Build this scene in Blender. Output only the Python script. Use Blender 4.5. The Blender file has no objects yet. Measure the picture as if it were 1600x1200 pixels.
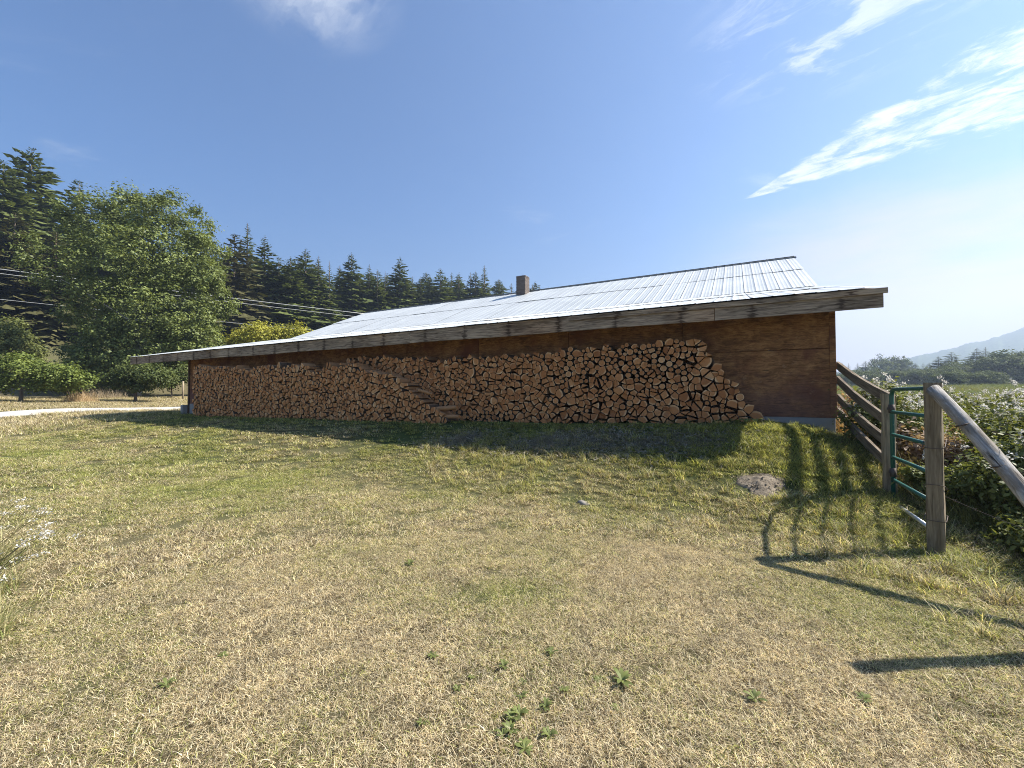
import bpy, math, random
import numpy as np
from mathutils import Vector, Matrix

random.seed(7)
rng = np.random.default_rng(7)
SC = bpy.context.scene
COL = SC.collection
R = math.radians

# ------------------------------------------------------------------ camera, sky, sun, exposure
EYE = 1.5
FPX = 650.0                      # focal length in pixels of a 1600 px wide frame
PITCH = math.atan(15.0 / FPX)
cam_d = bpy.data.cameras.new('camera')
cam_d.sensor_width = 36.0
cam_d.lens = FPX / 1600.0 * 36.0
cam_d.clip_start = 0.05
cam_d.clip_end = 5000.0
cam = bpy.data.objects.new('camera', cam_d)
COL.objects.link(cam)
cam.location = (0, 0, EYE)
cam.rotation_euler = (R(90) + PITCH, 0, 0)
SC.camera = cam

SUN_OFF = (-1.06, -0.07)         # where the shadow of a 1 m stick falls
SUN_ELEV = math.atan(1.0 / math.hypot(*SUN_OFF))
sun_dir = Vector((-SUN_OFF[0], -SUN_OFF[1], 1.0)).normalized()
SUN_AZ = math.atan2(sun_dir.x, sun_dir.y)          # clockwise from +Y
sd = bpy.data.lights.new('sun', 'SUN')
sd.energy = 5.0
sd.angle = R(0.53)
sd.color = (1.0, 0.94, 0.85)
sun = bpy.data.objects.new('sun', sd)
COL.objects.link(sun)
sun.location = (30, 0, 40)
sun.rotation_euler = (-sun_dir).to_track_quat('-Z', 'Y').to_euler()

SC.view_settings.view_transform = 'Standard'
SC.view_settings.look = 'None'
SC.view_settings.exposure = 1.36
SC.view_settings.gamma = 1.0
SC.view_settings.use_curve_mapping = False
SC.cycles.max_bounces = 8
SC.cycles.diffuse_bounces = 3
SC.cycles.glossy_bounces = 3
SC.cycles.transmission_bounces = 4
SC.cycles.transparent_max_bounces = 8
SC.cycles.volume_bounces = 0
SC.cycles.use_denoising = True
SC.cycles.denoising_prefilter = 'NONE'
SC.cycles.filter_width = 1.0
SC.cycles.sample_clamp_indirect = 6.0

SKY_STRENGTH = 0.0505


class NT:
    """small node-tree writer"""
    def __init__(self, tree):
        self.t = tree
        self.n = tree.nodes
        self.l = tree.links

    def add(self, kind, **kw):
        nd = self.n.new(kind)
        for k, v in kw.items():
            setattr(nd, k, v)
        return nd

    def put(self, sock, v):
        if isinstance(v, bpy.types.NodeSocket):
            self.l.new(v, sock)
        elif v is not None:
            if hasattr(sock.default_value, '__len__') and not hasattr(v, '__len__'):
                v = [v] * len(sock.default_value)
            if hasattr(sock.default_value, '__len__') and len(sock.default_value) == 4 and len(v) == 3:
                v = (*v, 1.0)
            sock.default_value = v

    def math(self, op, a, b=None, c=None, clamp=False):
        nd = self.add('ShaderNodeMath', operation=op)
        nd.use_clamp = clamp
        self.put(nd.inputs[0], a)
        self.put(nd.inputs[1], b)
        self.put(nd.inputs[2], c)
        return nd.outputs[0]

    def vmath(self, op, a, b=None):
        nd = self.add('ShaderNodeVectorMath', operation=op)
        self.put(nd.inputs[0], a)
        if b is not None:
            self.put(nd.inputs[1], b)
        return nd.outputs['Value'] if op in ('DOT_PRODUCT', 'LENGTH', 'DISTANCE') else nd.outputs[0]

    def mix(self, f, a, b, mode='MIX'):
        nd = self.add('ShaderNodeMix', data_type='RGBA', blend_type=mode)
        self.put(nd.inputs['Factor'], f)
        self.put(nd.inputs[6], a)
        self.put(nd.inputs[7], b)
        return nd.outputs[2]

    def noise(self, vec=None, scale=5, detail=4, rough=0.55, dist=0.0, out='Fac'):
        nd = self.add('ShaderNodeTexNoise')
        self.put(nd.inputs['Vector'], vec)
        nd.inputs['Scale'].default_value = scale
        nd.inputs['Detail'].default_value = detail
        nd.inputs['Roughness'].default_value = rough
        nd.inputs['Distortion'].default_value = dist
        return nd.outputs[out]

    def ramp(self, f, stops, interp='LINEAR'):
        nd = self.add('ShaderNodeValToRGB')
        nd.color_ramp.interpolation = interp
        els = nd.color_ramp.elements
        while len(els) < len(stops):
            els.new(0.5)
        for e, (p, c) in zip(els, stops):
            e.position = p
            e.color = (*c, 1) if len(c) == 3 else c
        self.put(nd.inputs[0], f)
        return nd.outputs[0]

    def step(self, v, lo, hi, a=0.0, b=1.0):
        nd = self.add('ShaderNodeMapRange', interpolation_type='SMOOTHSTEP')
        self.put(nd.inputs['Value'], v)
        nd.inputs['From Min'].default_value = lo
        nd.inputs['From Max'].default_value = hi
        nd.inputs['To Min'].default_value = a
        nd.inputs['To Max'].default_value = b
        return nd.outputs[0]

    def mapping(self, vec, scale=(1, 1, 1), rot=(0, 0, 0), loc=(0, 0, 0)):
        nd = self.add('ShaderNodeMapping')
        self.put(nd.inputs[0], vec)
        nd.inputs['Location'].default_value = loc
        nd.inputs['Rotation'].default_value = rot
        nd.inputs['Scale'].default_value = scale
        return nd.outputs[0]

    def sep(self, v):
        nd = self.add('ShaderNodeSeparateXYZ')
        self.put(nd.inputs[0], v)
        return nd.outputs

    def comb(self, x, y, z):
        nd = self.add('ShaderNodeCombineXYZ')
        for i, v in enumerate((x, y, z)):
            self.put(nd.inputs[i], v)
        return nd.outputs[0]

    def attr(self, name, kind='GEOMETRY'):
        return self.add('ShaderNodeAttribute', attribute_name=name, attribute_type=kind)

    def bump(self, h, strength=0.5, dist=0.01):
        nd = self.add('ShaderNodeBump')
        nd.inputs['Strength'].default_value = strength
        nd.inputs['Distance'].default_value = dist
        self.put(nd.inputs['Height'], h)
        return nd.outputs[0]


# ---- sky
world = bpy.data.worlds.new('World')
SC.world = world
world.use_nodes = True
W = NT(world.node_tree)
W.n.clear()
sky = W.add('ShaderNodeTexSky', sky_type='NISHITA')
sky.sun_disc = False
sky.sun_elevation = SUN_ELEV
sky.sun_rotation = SUN_AZ
sky.altitude = 50
sky.air_density = 1.0
sky.dust_density = 0.6
sky.ozone_density = 3.0
tc = W.add('ShaderNodeTexCoord')
gx, gy, gz_ = W.sep(tc.outputs['Generated'])[:3]
zc = W.math('MAXIMUM', gz_, 0.06)
PX = W.math('DIVIDE', gx, zc)
PY = W.math('DIVIDE', gy, zc)
P = W.comb(PX, PY, 0.0)
# wind-drawn cirrus: a wedge of cloud over the right of the valley, feathered along its axis
ax, perp = (0.72, -0.694), (0.694, 0.72)
al = W.math('ADD', W.math('MULTIPLY', W.math('SUBTRACT', PX, 1.02), ax[0]), W.math('MULTIPLY', W.math('SUBTRACT', PY, 2.30), ax[1]))
ac = W.math('ADD', W.math('MULTIPLY', W.math('SUBTRACT', PX, 1.02), perp[0]), W.math('MULTIPLY', W.math('SUBTRACT', PY, 2.30), perp[1]))
streak = W.comb(W.math('MULTIPLY', al, 1.0), W.math('MULTIPLY', ac, 2.1), 0.0)
warp = W.noise(streak, 3.0, 5, 0.6, 0, 'Color')
streak2 = W.vmath('ADD', streak, W.vmath('MULTIPLY', W.vmath('SUBTRACT', warp, (.5, .5, .5)), (0.42, 0.36, 0.0)))
nz1 = W.math('ADD', W.math('MULTIPLY', W.noise(streak2, 4.6, 11, 0.68, 0.5), 0.62), W.math('MULTIPLY', W.noise(W.vmath('ADD', P, W.vmath('MULTIPLY', warp, (.12, .12, 0))), 8.5, 9, 0.62, 0.4), 0.38))
alc = W.math('MAXIMUM', al, 0.0)
alc = W.math('MAXIMUM', W.math('SUBTRACT', al, 0.3), 0.0)
half = W.math('ADD', 0.045, W.math('MULTIPLY', alc, 0.62))
off = W.math('ABSOLUTE', W.math('ADD', ac, W.math('ADD', 0.02, W.math('MULTIPLY', alc, 0.36))))
rel = W.math('DIVIDE', off, half)
wedge = W.math('MULTIPLY', W.step(rel, 0.35, 1.25, 1.0, 0.0), W.step(al, 0.06, 0.38, 0.0, 1.0))
cl1 = W.step(W.math('ADD', nz1, W.math('MULTIPLY', W.math('SUBTRACT', wedge, 1.0), 0.36)), 0.405, 0.60)
cl1 = W.math('MULTIPLY', cl1, W.step(wedge, 0.02, 0.35))
# thin veils everywhere
nz2 = W.noise(W.mapping(P, (0.55, 1.2, 1), (0, 0, 0.5)), 1.3, 7, 0.6, 0.8)
cl2 = W.math('MULTIPLY', W.step(nz2, 0.60, 0.88), 0.5)
# pale band of haze cloud towards the sun side, low over the valley
side = W.step(W.math('ADD', gx, W.math('MULTIPLY', gy, 0.25)), 0.52, 0.88)
low = W.step(W.math('ADD', gz_, W.math('MULTIPLY', W.math('SUBTRACT', W.noise(P, 0.55, 5, 0.6), 0.5), 0.45)), 0.15, 0.40, 1.0, 0.0)
cl3 = W.math('MULTIPLY', W.math('MULTIPLY', side, low), 1.0)
blob = W.step(W.vmath('DISTANCE', P, (0.86, 1.08, 0.0)), 0.10, 0.42, 1.0, 0.0)
cl4 = W.math('MULTIPLY', W.math('MULTIPLY', blob, W.step(W.noise(streak2, 3.0, 9, 0.65, 0.6), 0.46, 0.66)), 0.75)
blob2 = W.step(W.vmath('DISTANCE', P, (-0.50, 0.98, 0.0)), 0.06, 0.26, 1.0, 0.0)
cl5 = W.math('MULTIPLY', W.math('MULTIPLY', blob2, W.step(W.noise(streak2, 2.2, 8, 0.6, 0.6), 0.36, 0.62)), 0.6)
cl = W.math('MAXIMUM', W.math('MAXIMUM', cl1, cl2), W.math('MAXIMUM', cl4, cl5))
cloud_col = W.mix(W.step(nz1, 0.40, 0.75), (7.2, 7.6, 8.2), (8.6, 8.7, 8.7))
skycol = W.mix(1.0, sky.outputs[0], W.mix(W.step(gz_, 0.0, 0.45), (0.80, 0.94, 1.04), (0.65, 1.03, 1.36)), 'MULTIPLY')
skycol = W.mix(cl3, skycol, (6.0, 5.15, 4.9))
final = W.mix(W.math('MULTIPLY', cl, 0.9), skycol, cloud_col)
bg = W.add('ShaderNodeBackground')
W.put(bg.inputs['Color'], final)
bg.inputs['Strength'].default_value = SKY_STRENGTH
wo = W.add('ShaderNodeOutputWorld')
W.l.new(bg.outputs[0], wo.inputs['Surface'])


# ------------------------------------------------------------------ helpers
def tag(o, label=None, cat=None, group=None, kind=None):
    if label:
        o['label'] = label
    if cat:
        o['category'] = cat
    if group:
        o['group'] = group
    if kind:
        o['kind'] = kind
    return o


def empty(name, loc=(0, 0, 0), rz=0.0):
    o = bpy.data.objects.new(name, None)
    o.empty_display_size = 0.1
    o.location = loc
    o.rotation_euler = (0, 0, rz)
    COL.objects.link(o)
    return o


def link(name, me, parent=None, loc=None):
    o = bpy.data.objects.new(name, me)
    COL.objects.link(o)
    if parent is not None:
        o.parent = parent
    if loc is not None:
        o.location = loc
    return o


def copy_tree(o, parent=None):
    c = o.copy()
    COL.objects.link(c)
    c.parent = parent
    for ch in list(o.children):
        copy_tree(ch, c)
    return c


class MB:
    """collects shapes for ONE mesh"""
    def __init__(self):
        self.v, self.f, self.mi, self.sm = [], [], [], []

    def box(self, x0, x1, y0, y1, z0, z1, mi=0, M=None):
        b = len(self.v)
        pts = [(x, y, z) for z in (z0, z1) for y in (y0, y1) for x in (x0, x1)]
        if M is not None:
            pts = [tuple(M @ Vector(p)) for p in pts]
        self.v += pts
        for q in ((0, 2, 3, 1), (4, 5, 7, 6), (0, 1, 5, 4), (1, 3, 7, 5), (3, 2, 6, 7), (2, 0, 4, 6)):
            self.f.append([b + i for i in q])
            self.mi.append(mi)
            self.sm.append(False)
        return self

    def tube(self, pts, rad, n=8, mi=0, caps=True, jit=0.0, flat=1.0):
        pts = [Vector(p) for p in pts]
        rad = rad if hasattr(rad, '__len__') else [rad] * len(pts)
        b = len(self.v)
        t0 = (pts[1] - pts[0]).normalized()
        a = Vector((0, 0, 1)) if abs(t0.z) < 0.9 else Vector((1, 0, 0))
        nx = t0.cross(a).normalized()
        for i, p in enumerate(pts):
            t = (pts[min(i + 1, len(pts) - 1)] - pts[max(i - 1, 0)]).normalized()
            nx = (nx - t * nx.dot(t)).normalized()
            ny = t.cross(nx)
            for k in range(n):
                th = 2 * math.pi * k / n
                r = rad[i] * (1 + random.uniform(-jit, jit))
                self.v.append(tuple(p + nx * (math.cos(th) * r) + ny * (math.sin(th) * r * flat)))
        for i in range(len(pts) - 1):
            for k in range(n):
                k2 = (k + 1) % n
                self.f.append([b + i * n + k, b + i * n + k2, b + (i + 1) * n + k2, b + (i + 1) * n + k])
                self.mi.append(mi)
                self.sm.append(True)
        if caps:
            self.f.append([b + k for k in reversed(range(n))])
            self.f.append([b + (len(pts) - 1) * n + k for k in range(n)])
            self.mi += [mi, mi]
            self.sm += [False, False]
        return self

    def poly(self, pts, mi=0):
        b = len(self.v)
        self.v += [tuple(p) for p in pts]
        self.f.append(list(range(b, b + len(pts))))
        self.mi.append(mi)
        self.sm.append(False)
        return self

    def mesh(self, name, *mats):
        me = bpy.data.meshes.new(name)
        me.from_pydata(self.v, [], self.f)
        for m in mats:
            me.materials.append(m)
        me.polygons.foreach_set('material_index', self.mi)
        me.polygons.foreach_set('use_smooth', self.sm)
        me.update()
        return me

    def build(self, name, mat, parent=None, loc=None, bevel=0.0):
        mats = mat if isinstance(mat, (list, tuple)) else [mat]
        o = link(name, self.mesh(name, *mats), parent, loc)
        if bevel:
            m = o.modifiers.new('bevel', 'BEVEL')
            m.width = bevel
            m.segments = 2
            m.limit_method = 'ANGLE'
        return o


def np_mesh(name, verts, quads, mats, tone=None, smooth=False, mi=None):
    """fast mesh of quads (or tris) from arrays; tone = one float per vertex"""
    verts = np.asarray(verts, dtype=np.float32).reshape(-1, 3)
    quads = np.asarray(quads, dtype=np.int32)
    k = quads.shape[1]
    me = bpy.data.meshes.new(name)
    me.vertices.add(len(verts))
    me.vertices.foreach_set('co', verts.ravel())
    me.loops.add(quads.size)
    me.loops.foreach_set('vertex_index', quads.ravel())
    me.polygons.add(len(quads))
    me.polygons.foreach_set('loop_start', np.arange(0, quads.size, k, dtype=np.int32))
    me.polygons.foreach_set('loop_total', np.full(len(quads), k, dtype=np.int32))
    for m in mats:
        me.materials.append(m)
    if mi is not None:
        me.polygons.foreach_set('material_index', np.asarray(mi, dtype=np.int32))
    if smooth:
        me.polygons.foreach_set('use_smooth', np.ones(len(quads), dtype=bool))
    me.update(calc_edges=True)
    if tone is not None:
        a = me.attributes.new('tone', 'FLOAT', 'POINT')
        a.data.foreach_set('value', np.asarray(tone, dtype=np.float32))
    return me


def ray(px, py):
    r, u = (px - 800) / FPX, (600 - py) / FPX
    c, s = math.cos(PITCH), math.sin(PITCH)
    return Vector((r, c - u * s, s + u * c))


def at(px, py, depth):
    d = ray(px, py)
    return Vector((0, 0, EYE)) + d * (depth / d.y)


def hit(px, py):
    d = ray(px, py)
    t_ = 0.8
    while t_ < 80:
        if EYE + d.z * t_ < gzf(d.x * t_, d.y * t_):
            break
        t_ += 0.02 + t_ * .002
    return Vector((d.x * t_, d.y * t_, gzf(d.x * t_, d.y * t_)))


def ss(v, lo, hi):
    t = np.clip((v - lo) / (hi - lo), 0, 1)
    return t * t * (3 - 2 * t)


def vnoise(x, y, seed=0):
    """smooth value noise, arrays"""
    x = np.asarray(x, float)
    y = np.asarray(y, float)
    xi, yi = np.floor(x).astype(int), np.floor(y).astype(int)
    fx, fy = x - xi, y - yi
    fx, fy = fx * fx * (3 - 2 * fx), fy * fy * (3 - 2 * fy)

    def h(a, b):
        n = (a * 374761393 + b * 668265263 + seed * 974711) & 0x7fffffff
        n = ((n ^ (n >> 13)) * 1274126177) & 0x7fffffff
        return ((n ^ (n >> 16)) & 0xffff) / 65535.0
    return (h(xi, yi) * (1 - fx) + h(xi + 1, yi) * fx) * (1 - fy) + (h(xi, yi + 1) * (1 - fx) + h(xi + 1, yi + 1) * fx) * fy


# ------------------------------------------------------------------ barn frame (local x to the right along the front, y inward)
TH = R(-28.4)
BC = Vector((5.59, 7.2, 0))                      # right front corner of the barn wall
BX = Vector((math.cos(TH), math.sin(TH), 0))
BY = Vector((-math.sin(TH), math.cos(TH), 0))


def to_barn(x, y):
    dx, dy = x - BC.x, y - BC.y
    return dx * BX.x + dy * BX.y, dx * BY.x + dy * BY.y


def on_plane(px, py, yl):
    """barn-local (x, z) where the sight line meets the vertical plane y = yl"""
    d = ray(px, py)
    o = Vector((0, 0, EYE))
    t = (yl - (o - BC).dot(BY)) / d.dot(BY)
    p = o + d * t
    return (p - BC).dot(BX), p.z


S_K = [-40, -6, -2.0, 0, 0.6, 1.1, 2.4, 8.5, 21.8, 27, 45]
B_K = [0.1, 0.1, 0.30, 0.78, 0.97, 1.04, 0.96, 0.80, 0.66, 0.50, 0.40]


def gz(x, y):
    x = np.asarray(x, float)
    y = np.asarray(y, float)
    lx, ly = to_barn(x, y)
    s, q = -lx, -ly
    base = np.interp(s, S_K, B_K)
    qm = np.clip(3.95 + 0.06 * np.maximum(s, 0), 3.6, 9.0)
    fall = 1 - ss(q, 0.15, qm)
    z = base * fall
    az = x / np.maximum(y, 0.5)
    # behind and left: land rises to the wooded slope
    left = 1 - ss(az, -0.25, 0.35)
    r = np.hypot(x, y)
    z = z + left * (np.clip(r - 30, 0, 28) * 0.035 + np.maximum(r - 58, 0) * 0.26 * (1 - ss(r, 130, 400) * 0.6)) * (y > 0)
    right = ss(az, 0.2, 0.7)
    z = z + right * np.clip(r - 25, 0, 140) * 0.024 * (y > 0)
    z = z + 0.03 * (vnoise(x * 0.9, y * 0.9, 3) - 0.5) * ss(r, 2, 6) + 0.05 * (vnoise(x * 0.35, y * 0.35, 5) - 0.5) * ss(r, 2, 8)
    return z


def gzf(x, y):
    return float(gz(x, y))


# ------------------------------------------------------------------ materials
def material(name):
    m = bpy.data.materials.new(name)
    m.use_nodes = True
    t = NT(m.node_tree)
    t.n.clear()
    out = t.add('ShaderNodeOutputMaterial')
    return m, t, out


def principled(t, out, color, rough=0.8, normal=None, metallic=0.0, spec=0.5):
    b = t.add('ShaderNodeBsdfPrincipled')
    t.put(b.inputs['Base Color'], color)
    t.put(b.inputs['Roughness'], rough)
    t.put(b.inputs['Metallic'], metallic)
    t.put(b.inputs['Specular IOR Level'], spec)
    if normal is not None:
        t.put(b.inputs['Normal'], normal)
    t.l.new(b.outputs[0], out.inputs['Surface'])
    return b


def leafy(t, out, color, trans=0.35, rough=0.55, spec=0.25, tint=(1.15, 1.1, 0.6)):
    b = t.add('ShaderNodeBsdfPrincipled')
    t.put(b.inputs['Base Color'], color)
    b.inputs['Roughness'].default_value = rough
    b.inputs['Specular IOR Level'].default_value = spec
    tr = t.add('ShaderNodeBsdfTranslucent')
    t.put(tr.inputs['Color'], t.mix(1.0, color, tint, 'MULTIPLY'))
    mx = t.add('ShaderNodeMixShader')
    mx.inputs[0].default_value = trans
    t.l.new(b.outputs[0], mx.inputs[1])
    t.l.new(tr.outputs[0], mx.inputs[2])
    t.l.new(mx.outputs[0], out.inputs['Surface'])


def leaf_mat(name, dark, light, trans=0.35, scale=0.5, spec=0.25, tint=(1.15, 1.1, 0.6)):
    m, t, out = material(name)
    geo = t.add('ShaderNodeNewGeometry')
    n = t.noise(geo.outputs['Position'], scale, 3)
    tone = t.attr('tone').outputs['Fac']
    f = t.math('ADD', t.math('MULTIPLY', tone, 0.7), t.math('MULTIPLY', t.math('SUBTRACT', n, 0.35), 0.9), clamp=True)
    col = t.mix(f, dark, light)
    leafy(t, out, col, trans, spec=spec, tint=tint)
    return m


def wood_mat(name, c_dark, c_light, axis=(1, 12, 12), rough=0.85, scale=3.0, bump=0.5):
    """weathered timber, grain along local x by default"""
    m, t, out = material(name)
    tc = t.add('ShaderNodeTexCoord')
    oi = t.add('ShaderNodeObjectInfo')
    sh = t.vmath('ADD', tc.outputs['Object'], t.comb(t.math('MULTIPLY', oi.outputs['Random'], 37.0), 0.0, t.math('MULTIPLY', oi.outputs['Random'], 11.0)))
    v = t.mapping(sh, axis)
    g = t.noise(v, scale, 8, 0.65, 0.6)
    big = t.noise(sh, 1.7, 4)
    f = t.math('ADD', t.math('MULTIPLY', g, 1.3), t.math('MULTIPLY', big, 0.6))
    f = t.step(f, 0.55, 1.35)
    col = t.mix(f, c_dark, c_light)
    tn = t.math('ADD', 0.8, t.math('MULTIPLY', oi.outputs['Random'], 0.4))
    col = t.mix(1.0, col, tn, 'MULTIPLY')
    principled(t, out, col, rough, t.bump(g, bump, 0.004), spec=0.2)
    return m


M = {}
# lawn blades: straw to green, by the clump's own greenness
m, t, out = material('grass_blades')
gr = t.attr('green', 'INSTANCER').outputs['Fac']
tn = t.attr('tone').outputs['Fac']
ri = t.add('ShaderNodeObjectInfo').outputs['Random']
straw = t.ramp(tn, [(0.0, (0.07, 0.052, 0.03)), (0.35, (0.29, 0.215, 0.125)), (0.55, (0.78, 0.635, 0.39)), (1.0, (0.93, 0.845, 0.62))])
grn = t.ramp(tn, [(0.0, (0.05, 0.075, 0.02)), (0.5, (0.30, 0.32, 0.085)), (1.0, (0.66, 0.64, 0.24))])
sel = t.step(t.math('ADD', t.math('SUBTRACT', gr, t.math('FRACT', t.math('MULTIPLY', tn, 17.31))), t.math('MULTIPLY', t.math('SUBTRACT', ri, 0.5), 0.25)), -0.06, 0.06)
leafy(t, out, t.mix(1.0, t.mix(sel, straw, grn), t.math('ADD', 0.62, t.math('MULTIPLY', ri, 0.62)), 'MULTIPLY'), 0.42, 0.6, 0.2)
M['grass'] = m

m, t, out = material('tall_grass_blades')
gr = t.attr('green', 'INSTANCER').outputs['Fac']
tn = t.attr('tone').outputs['Fac']
dry = t.ramp(tn, [(0.0, (0.17, 0.10, 0.05)), (0.6, (0.36, 0.24, 0.11)), (1.0, (0.55, 0.42, 0.22))])
grn = t.ramp(tn, [(0.0, (0.05, 0.08, 0.02)), (0.6, (0.13, 0.18, 0.045)), (1.0, (0.26, 0.30, 0.09))])
leafy(t, out, t.mix(gr, dry, grn), 0.4, 0.6, 0.2)
M['tall_grass'] = m

# ground under the grass
m, t, out = material('lawn_ground')
geo = t.add('ShaderNodeNewGeometry')
pos = geo.outputs['Position']
gr = t.attr('green').outputs['Fac']
nf = t.math('ADD', t.math('MULTIPLY', t.noise(pos, 38.0, 6, 0.75), 0.45), t.math('MULTIPLY', t.noise(t.mapping(pos, (1, 1, 1), (0, 0, .6)), 150.0, 4, 0.75), 0.55))
nm = t.noise(pos, 2.2, 5, 0.6)
nl = t.noise(pos, 0.16, 5, 0.6)
straw = t.ramp(nf, [(0.25, (0.035, 0.028, 0.016)), (0.5, (0.12, 0.10, 0.055)), (0.75, (0.32, 0.27, 0.15))])
grn = t.ramp(nf, [(0.25, (0.02, 0.03, 0.01)), (0.5, (0.06, 0.08, 0.024)), (0.75, (0.15, 0.17, 0.055))])
f = t.math('ADD', gr, t.math('MULTIPLY', t.math('SUBTRACT', t.math('ADD', nm, nl), 1.0), 0.8), clamp=True)
principled(t, out, t.mix(f, straw, grn), 0.95, t.bump(nf, 0.7, 0.03), spec=0.1)
M['ground'] = m

m, t, out = material('gravel')
geo = t.add('ShaderNodeNewGeometry')
n = t.noise(geo.outputs['Position'], 9.0, 8, 0.7)
n2 = t.noise(geo.outputs['Position'], 0.7, 3)
principled(t, out, t.mix(t.math('MULTIPLY', t.math('ADD', n, n2), 0.5), (0.36, 0.33, 0.28), (0.62, 0.59, 0.53)), 0.95, t.bump(n, 0.6, 0.02), spec=0.1)
M['gravel'] = m

m, t, out = material('dirt')
geo = t.add('ShaderNodeNewGeometry')
n = t.noise(geo.outputs['Position'], 30.0, 8, 0.7)
n2 = t.noise(geo.outputs['Position'], 6, 3)
principled(t, out, t.mix(t.step(t.math('MULTIPLY', t.math('ADD', n, n2), 0.5), 0.3, 0.7), (0.12, 0.095, 0.068), (0.31, 0.26, 0.195)), 0.95, t.bump(n, 0.9, 0.03), spec=0.1)
M['dirt'] = m

m, t, out = material('distant_hill')
geo = t.add('ShaderNodeNewGeometry')
n = t.noise(geo.outputs['Position'], 0.12, 8, 0.7)
principled(t, out, t.mix(t.step(n, 0.35, 0.65), (0.02, 0.04, 0.02), (0.07, 0.10, 0.045)), 0.95, spec=0.1)
M['hill'] = m

# galvanised roofing
m, t, out = material('galvanised_metal')
tc = t.add('ShaderNodeTexCoord')
oi = t.add('ShaderNodeObjectInfo')
geo = t.add('ShaderNodeNewGeometry')
pos = geo.outputs['Position']
n = t.noise(pos, 1.1, 6, 0.6)
n2 = t.noise(pos, 9.0, 4, 0.6)
streak = t.noise(t.mapping(tc.outputs['Object'], (14, 0.7, 1)), 2.0, 5, 0.6)
base = t.mix(t.step(n, 0.3, 0.75), (0.49, 0.51, 0.505), (0.58, 0.60, 0.59))
base = t.mix(t.math('MULTIPLY', t.step(streak, 0.5, 0.8), 0.12), base, (0.50, 0.50, 0.48))
tnr = t.math('ADD', 0.95, t.math('MULTIPLY', oi.outputs['Random'], 0.07))
base = t.mix(1.0, base, tnr, 'MULTIPLY')
ro = t.math('ADD', 0.42, t.math('MULTIPLY', n2, 0.22))
principled(t, out, base, ro, None, 0.28, 0.5)
M['metal_roof'] = m

m, t, out = material('dark_metal')
principled(t, out, (0.16, 0.17, 0.175), 0.5, None, 0.7)
M['dark_metal'] = m

# weathered fascia with rust bleeding from nails
m, t, out = material('weathered_fascia')
tc = t.add('ShaderNodeTexCoord')
oi = t.add('ShaderNodeObjectInfo')
co = t.vmath('ADD', tc.outputs['Object'], t.comb(t.math('MULTIPLY', oi.outputs['Random'], 53.0), 0.0, 0.0))
g = t.noise(t.mapping(co, (1.0, 8, 13)), 2.6, 9, 0.68, 0.7)
big = t.noise(t.mapping(co, (0.5, 1, 1.6)), 1.5, 4)
col = t.mix(t.step(t.math('ADD', g, t.math('MULTIPLY', big, 0.5)), 0.52, 1.0), (0.085, 0.058, 0.038), (0.50, 0.385, 0.275))
x_, y_, z_ = t.sep(co)[:3]
# nail rows each 0.61 m: stains run along the grain either side of each rafter end
dn = t.math('ABSOLUTE', t.math('SUBTRACT', t.math('FRACT', t.math('DIVIDE', x_, 1.22)), 0.5))
wig = t.math('MULTIPLY', t.math('SUBTRACT', t.noise(t.mapping(co, (2.0, 1, 34)), 1.6, 3, 0.6), 0.5), 0.42)
stain = t.step(t.math('ADD', dn, wig), 0.01, 0.055, 1.0, 0.0)
col = t.mix(t.math('MULTIPLY', stain, 0.85), col, (0.045, 0.027, 0.018))
warm = t.noise(co, 0.5, 2)
col = t.mix(t.math('MULTIPLY', t.step(warm, 0.45, 0.7), 0.4), col, t.mix(1.0, col, (1.05, 0.74, 0.5), 'MULTIPLY'))
principled(t, out, col, 0.9, t.bump(g, 0.6, 0.006), spec=0.15)
M['fascia'] = m

# stained plywood
m, t, out = material('stained_plywood')
tc = t.add('ShaderNodeTexCoord')
oi = t.add('ShaderNodeObjectInfo')
co = t.vmath('ADD', tc.outputs['Object'], t.comb(0.0, t.math('MULTIPLY', oi.outputs['Random'], 3.0), 0.0))
g = t.math('ADD', t.math('MULTIPLY', t.noise(t.mapping(co, (1.6, 4, 9)), 2.6, 9, 0.7, 1.6), 0.55), t.math('MULTIPLY', t.noise(t.mapping(co, (1.5, 1, 2.4), loc=(7, 0, 3)), 2.2, 9, 0.68, 0.8), 0.45))
b1 = t.noise(co, 1.4, 6, 0.6)
b2 = t.noise(t.mapping(co, (1, 1, 2.2), loc=(4, 2, 9)), 3.2, 6, 0.65)
col = t.mix(t.step(g, 0.35, 0.68), (0.115, 0.050, 0.020), (0.47, 0.235, 0.095))
col = t.mix(t.step(b1, 0.45, 0.68), col, (0.16, 0.06, 0.032))
zz = t.sep(co)[2]
wet = t.math('MULTIPLY', t.step(t.math('ADD', zz, t.math('MULTIPLY', t.math('SUBTRACT', b2, 0.5), 1.3)), 1.15, 1.95, 1.0, 0.0), 0.6)
col = t.mix(wet, col, (0.185, 0.098, 0.080))
chk = t.step(t.noise(t.mapping(co, (2.2, 4, 42)), 1.6, 4, 0.6, 0.4), 0.60, 0.67)
col = t.mix(t.math('MULTIPLY', chk, 0.75), col, (0.03, 0.018, 0.012))
fine = t.noise(t.mapping(co, (5, 4, 12)), 6.0, 7, 0.75)
col = t.mix(t.math('MULTIPLY', t.step(fine, 0.48, 0.72), 0.5), col, (0.055, 0.03, 0.018))
worn = t.step(t.noise(t.mapping(co, (1, 1, 1.5), loc=(1, 5, 2)), 5.0, 8, 0.75), 0.58, 0.66)
col = t.mix(t.math('MULTIPLY', worn, 0.35), col, (0.40, 0.26, 0.15))
principled(t, out, col, 0.85, t.bump(t.math('SUBTRACT', g, chk), 0.5, 0.004), spec=0.15)
M['plywood'] = m

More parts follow.
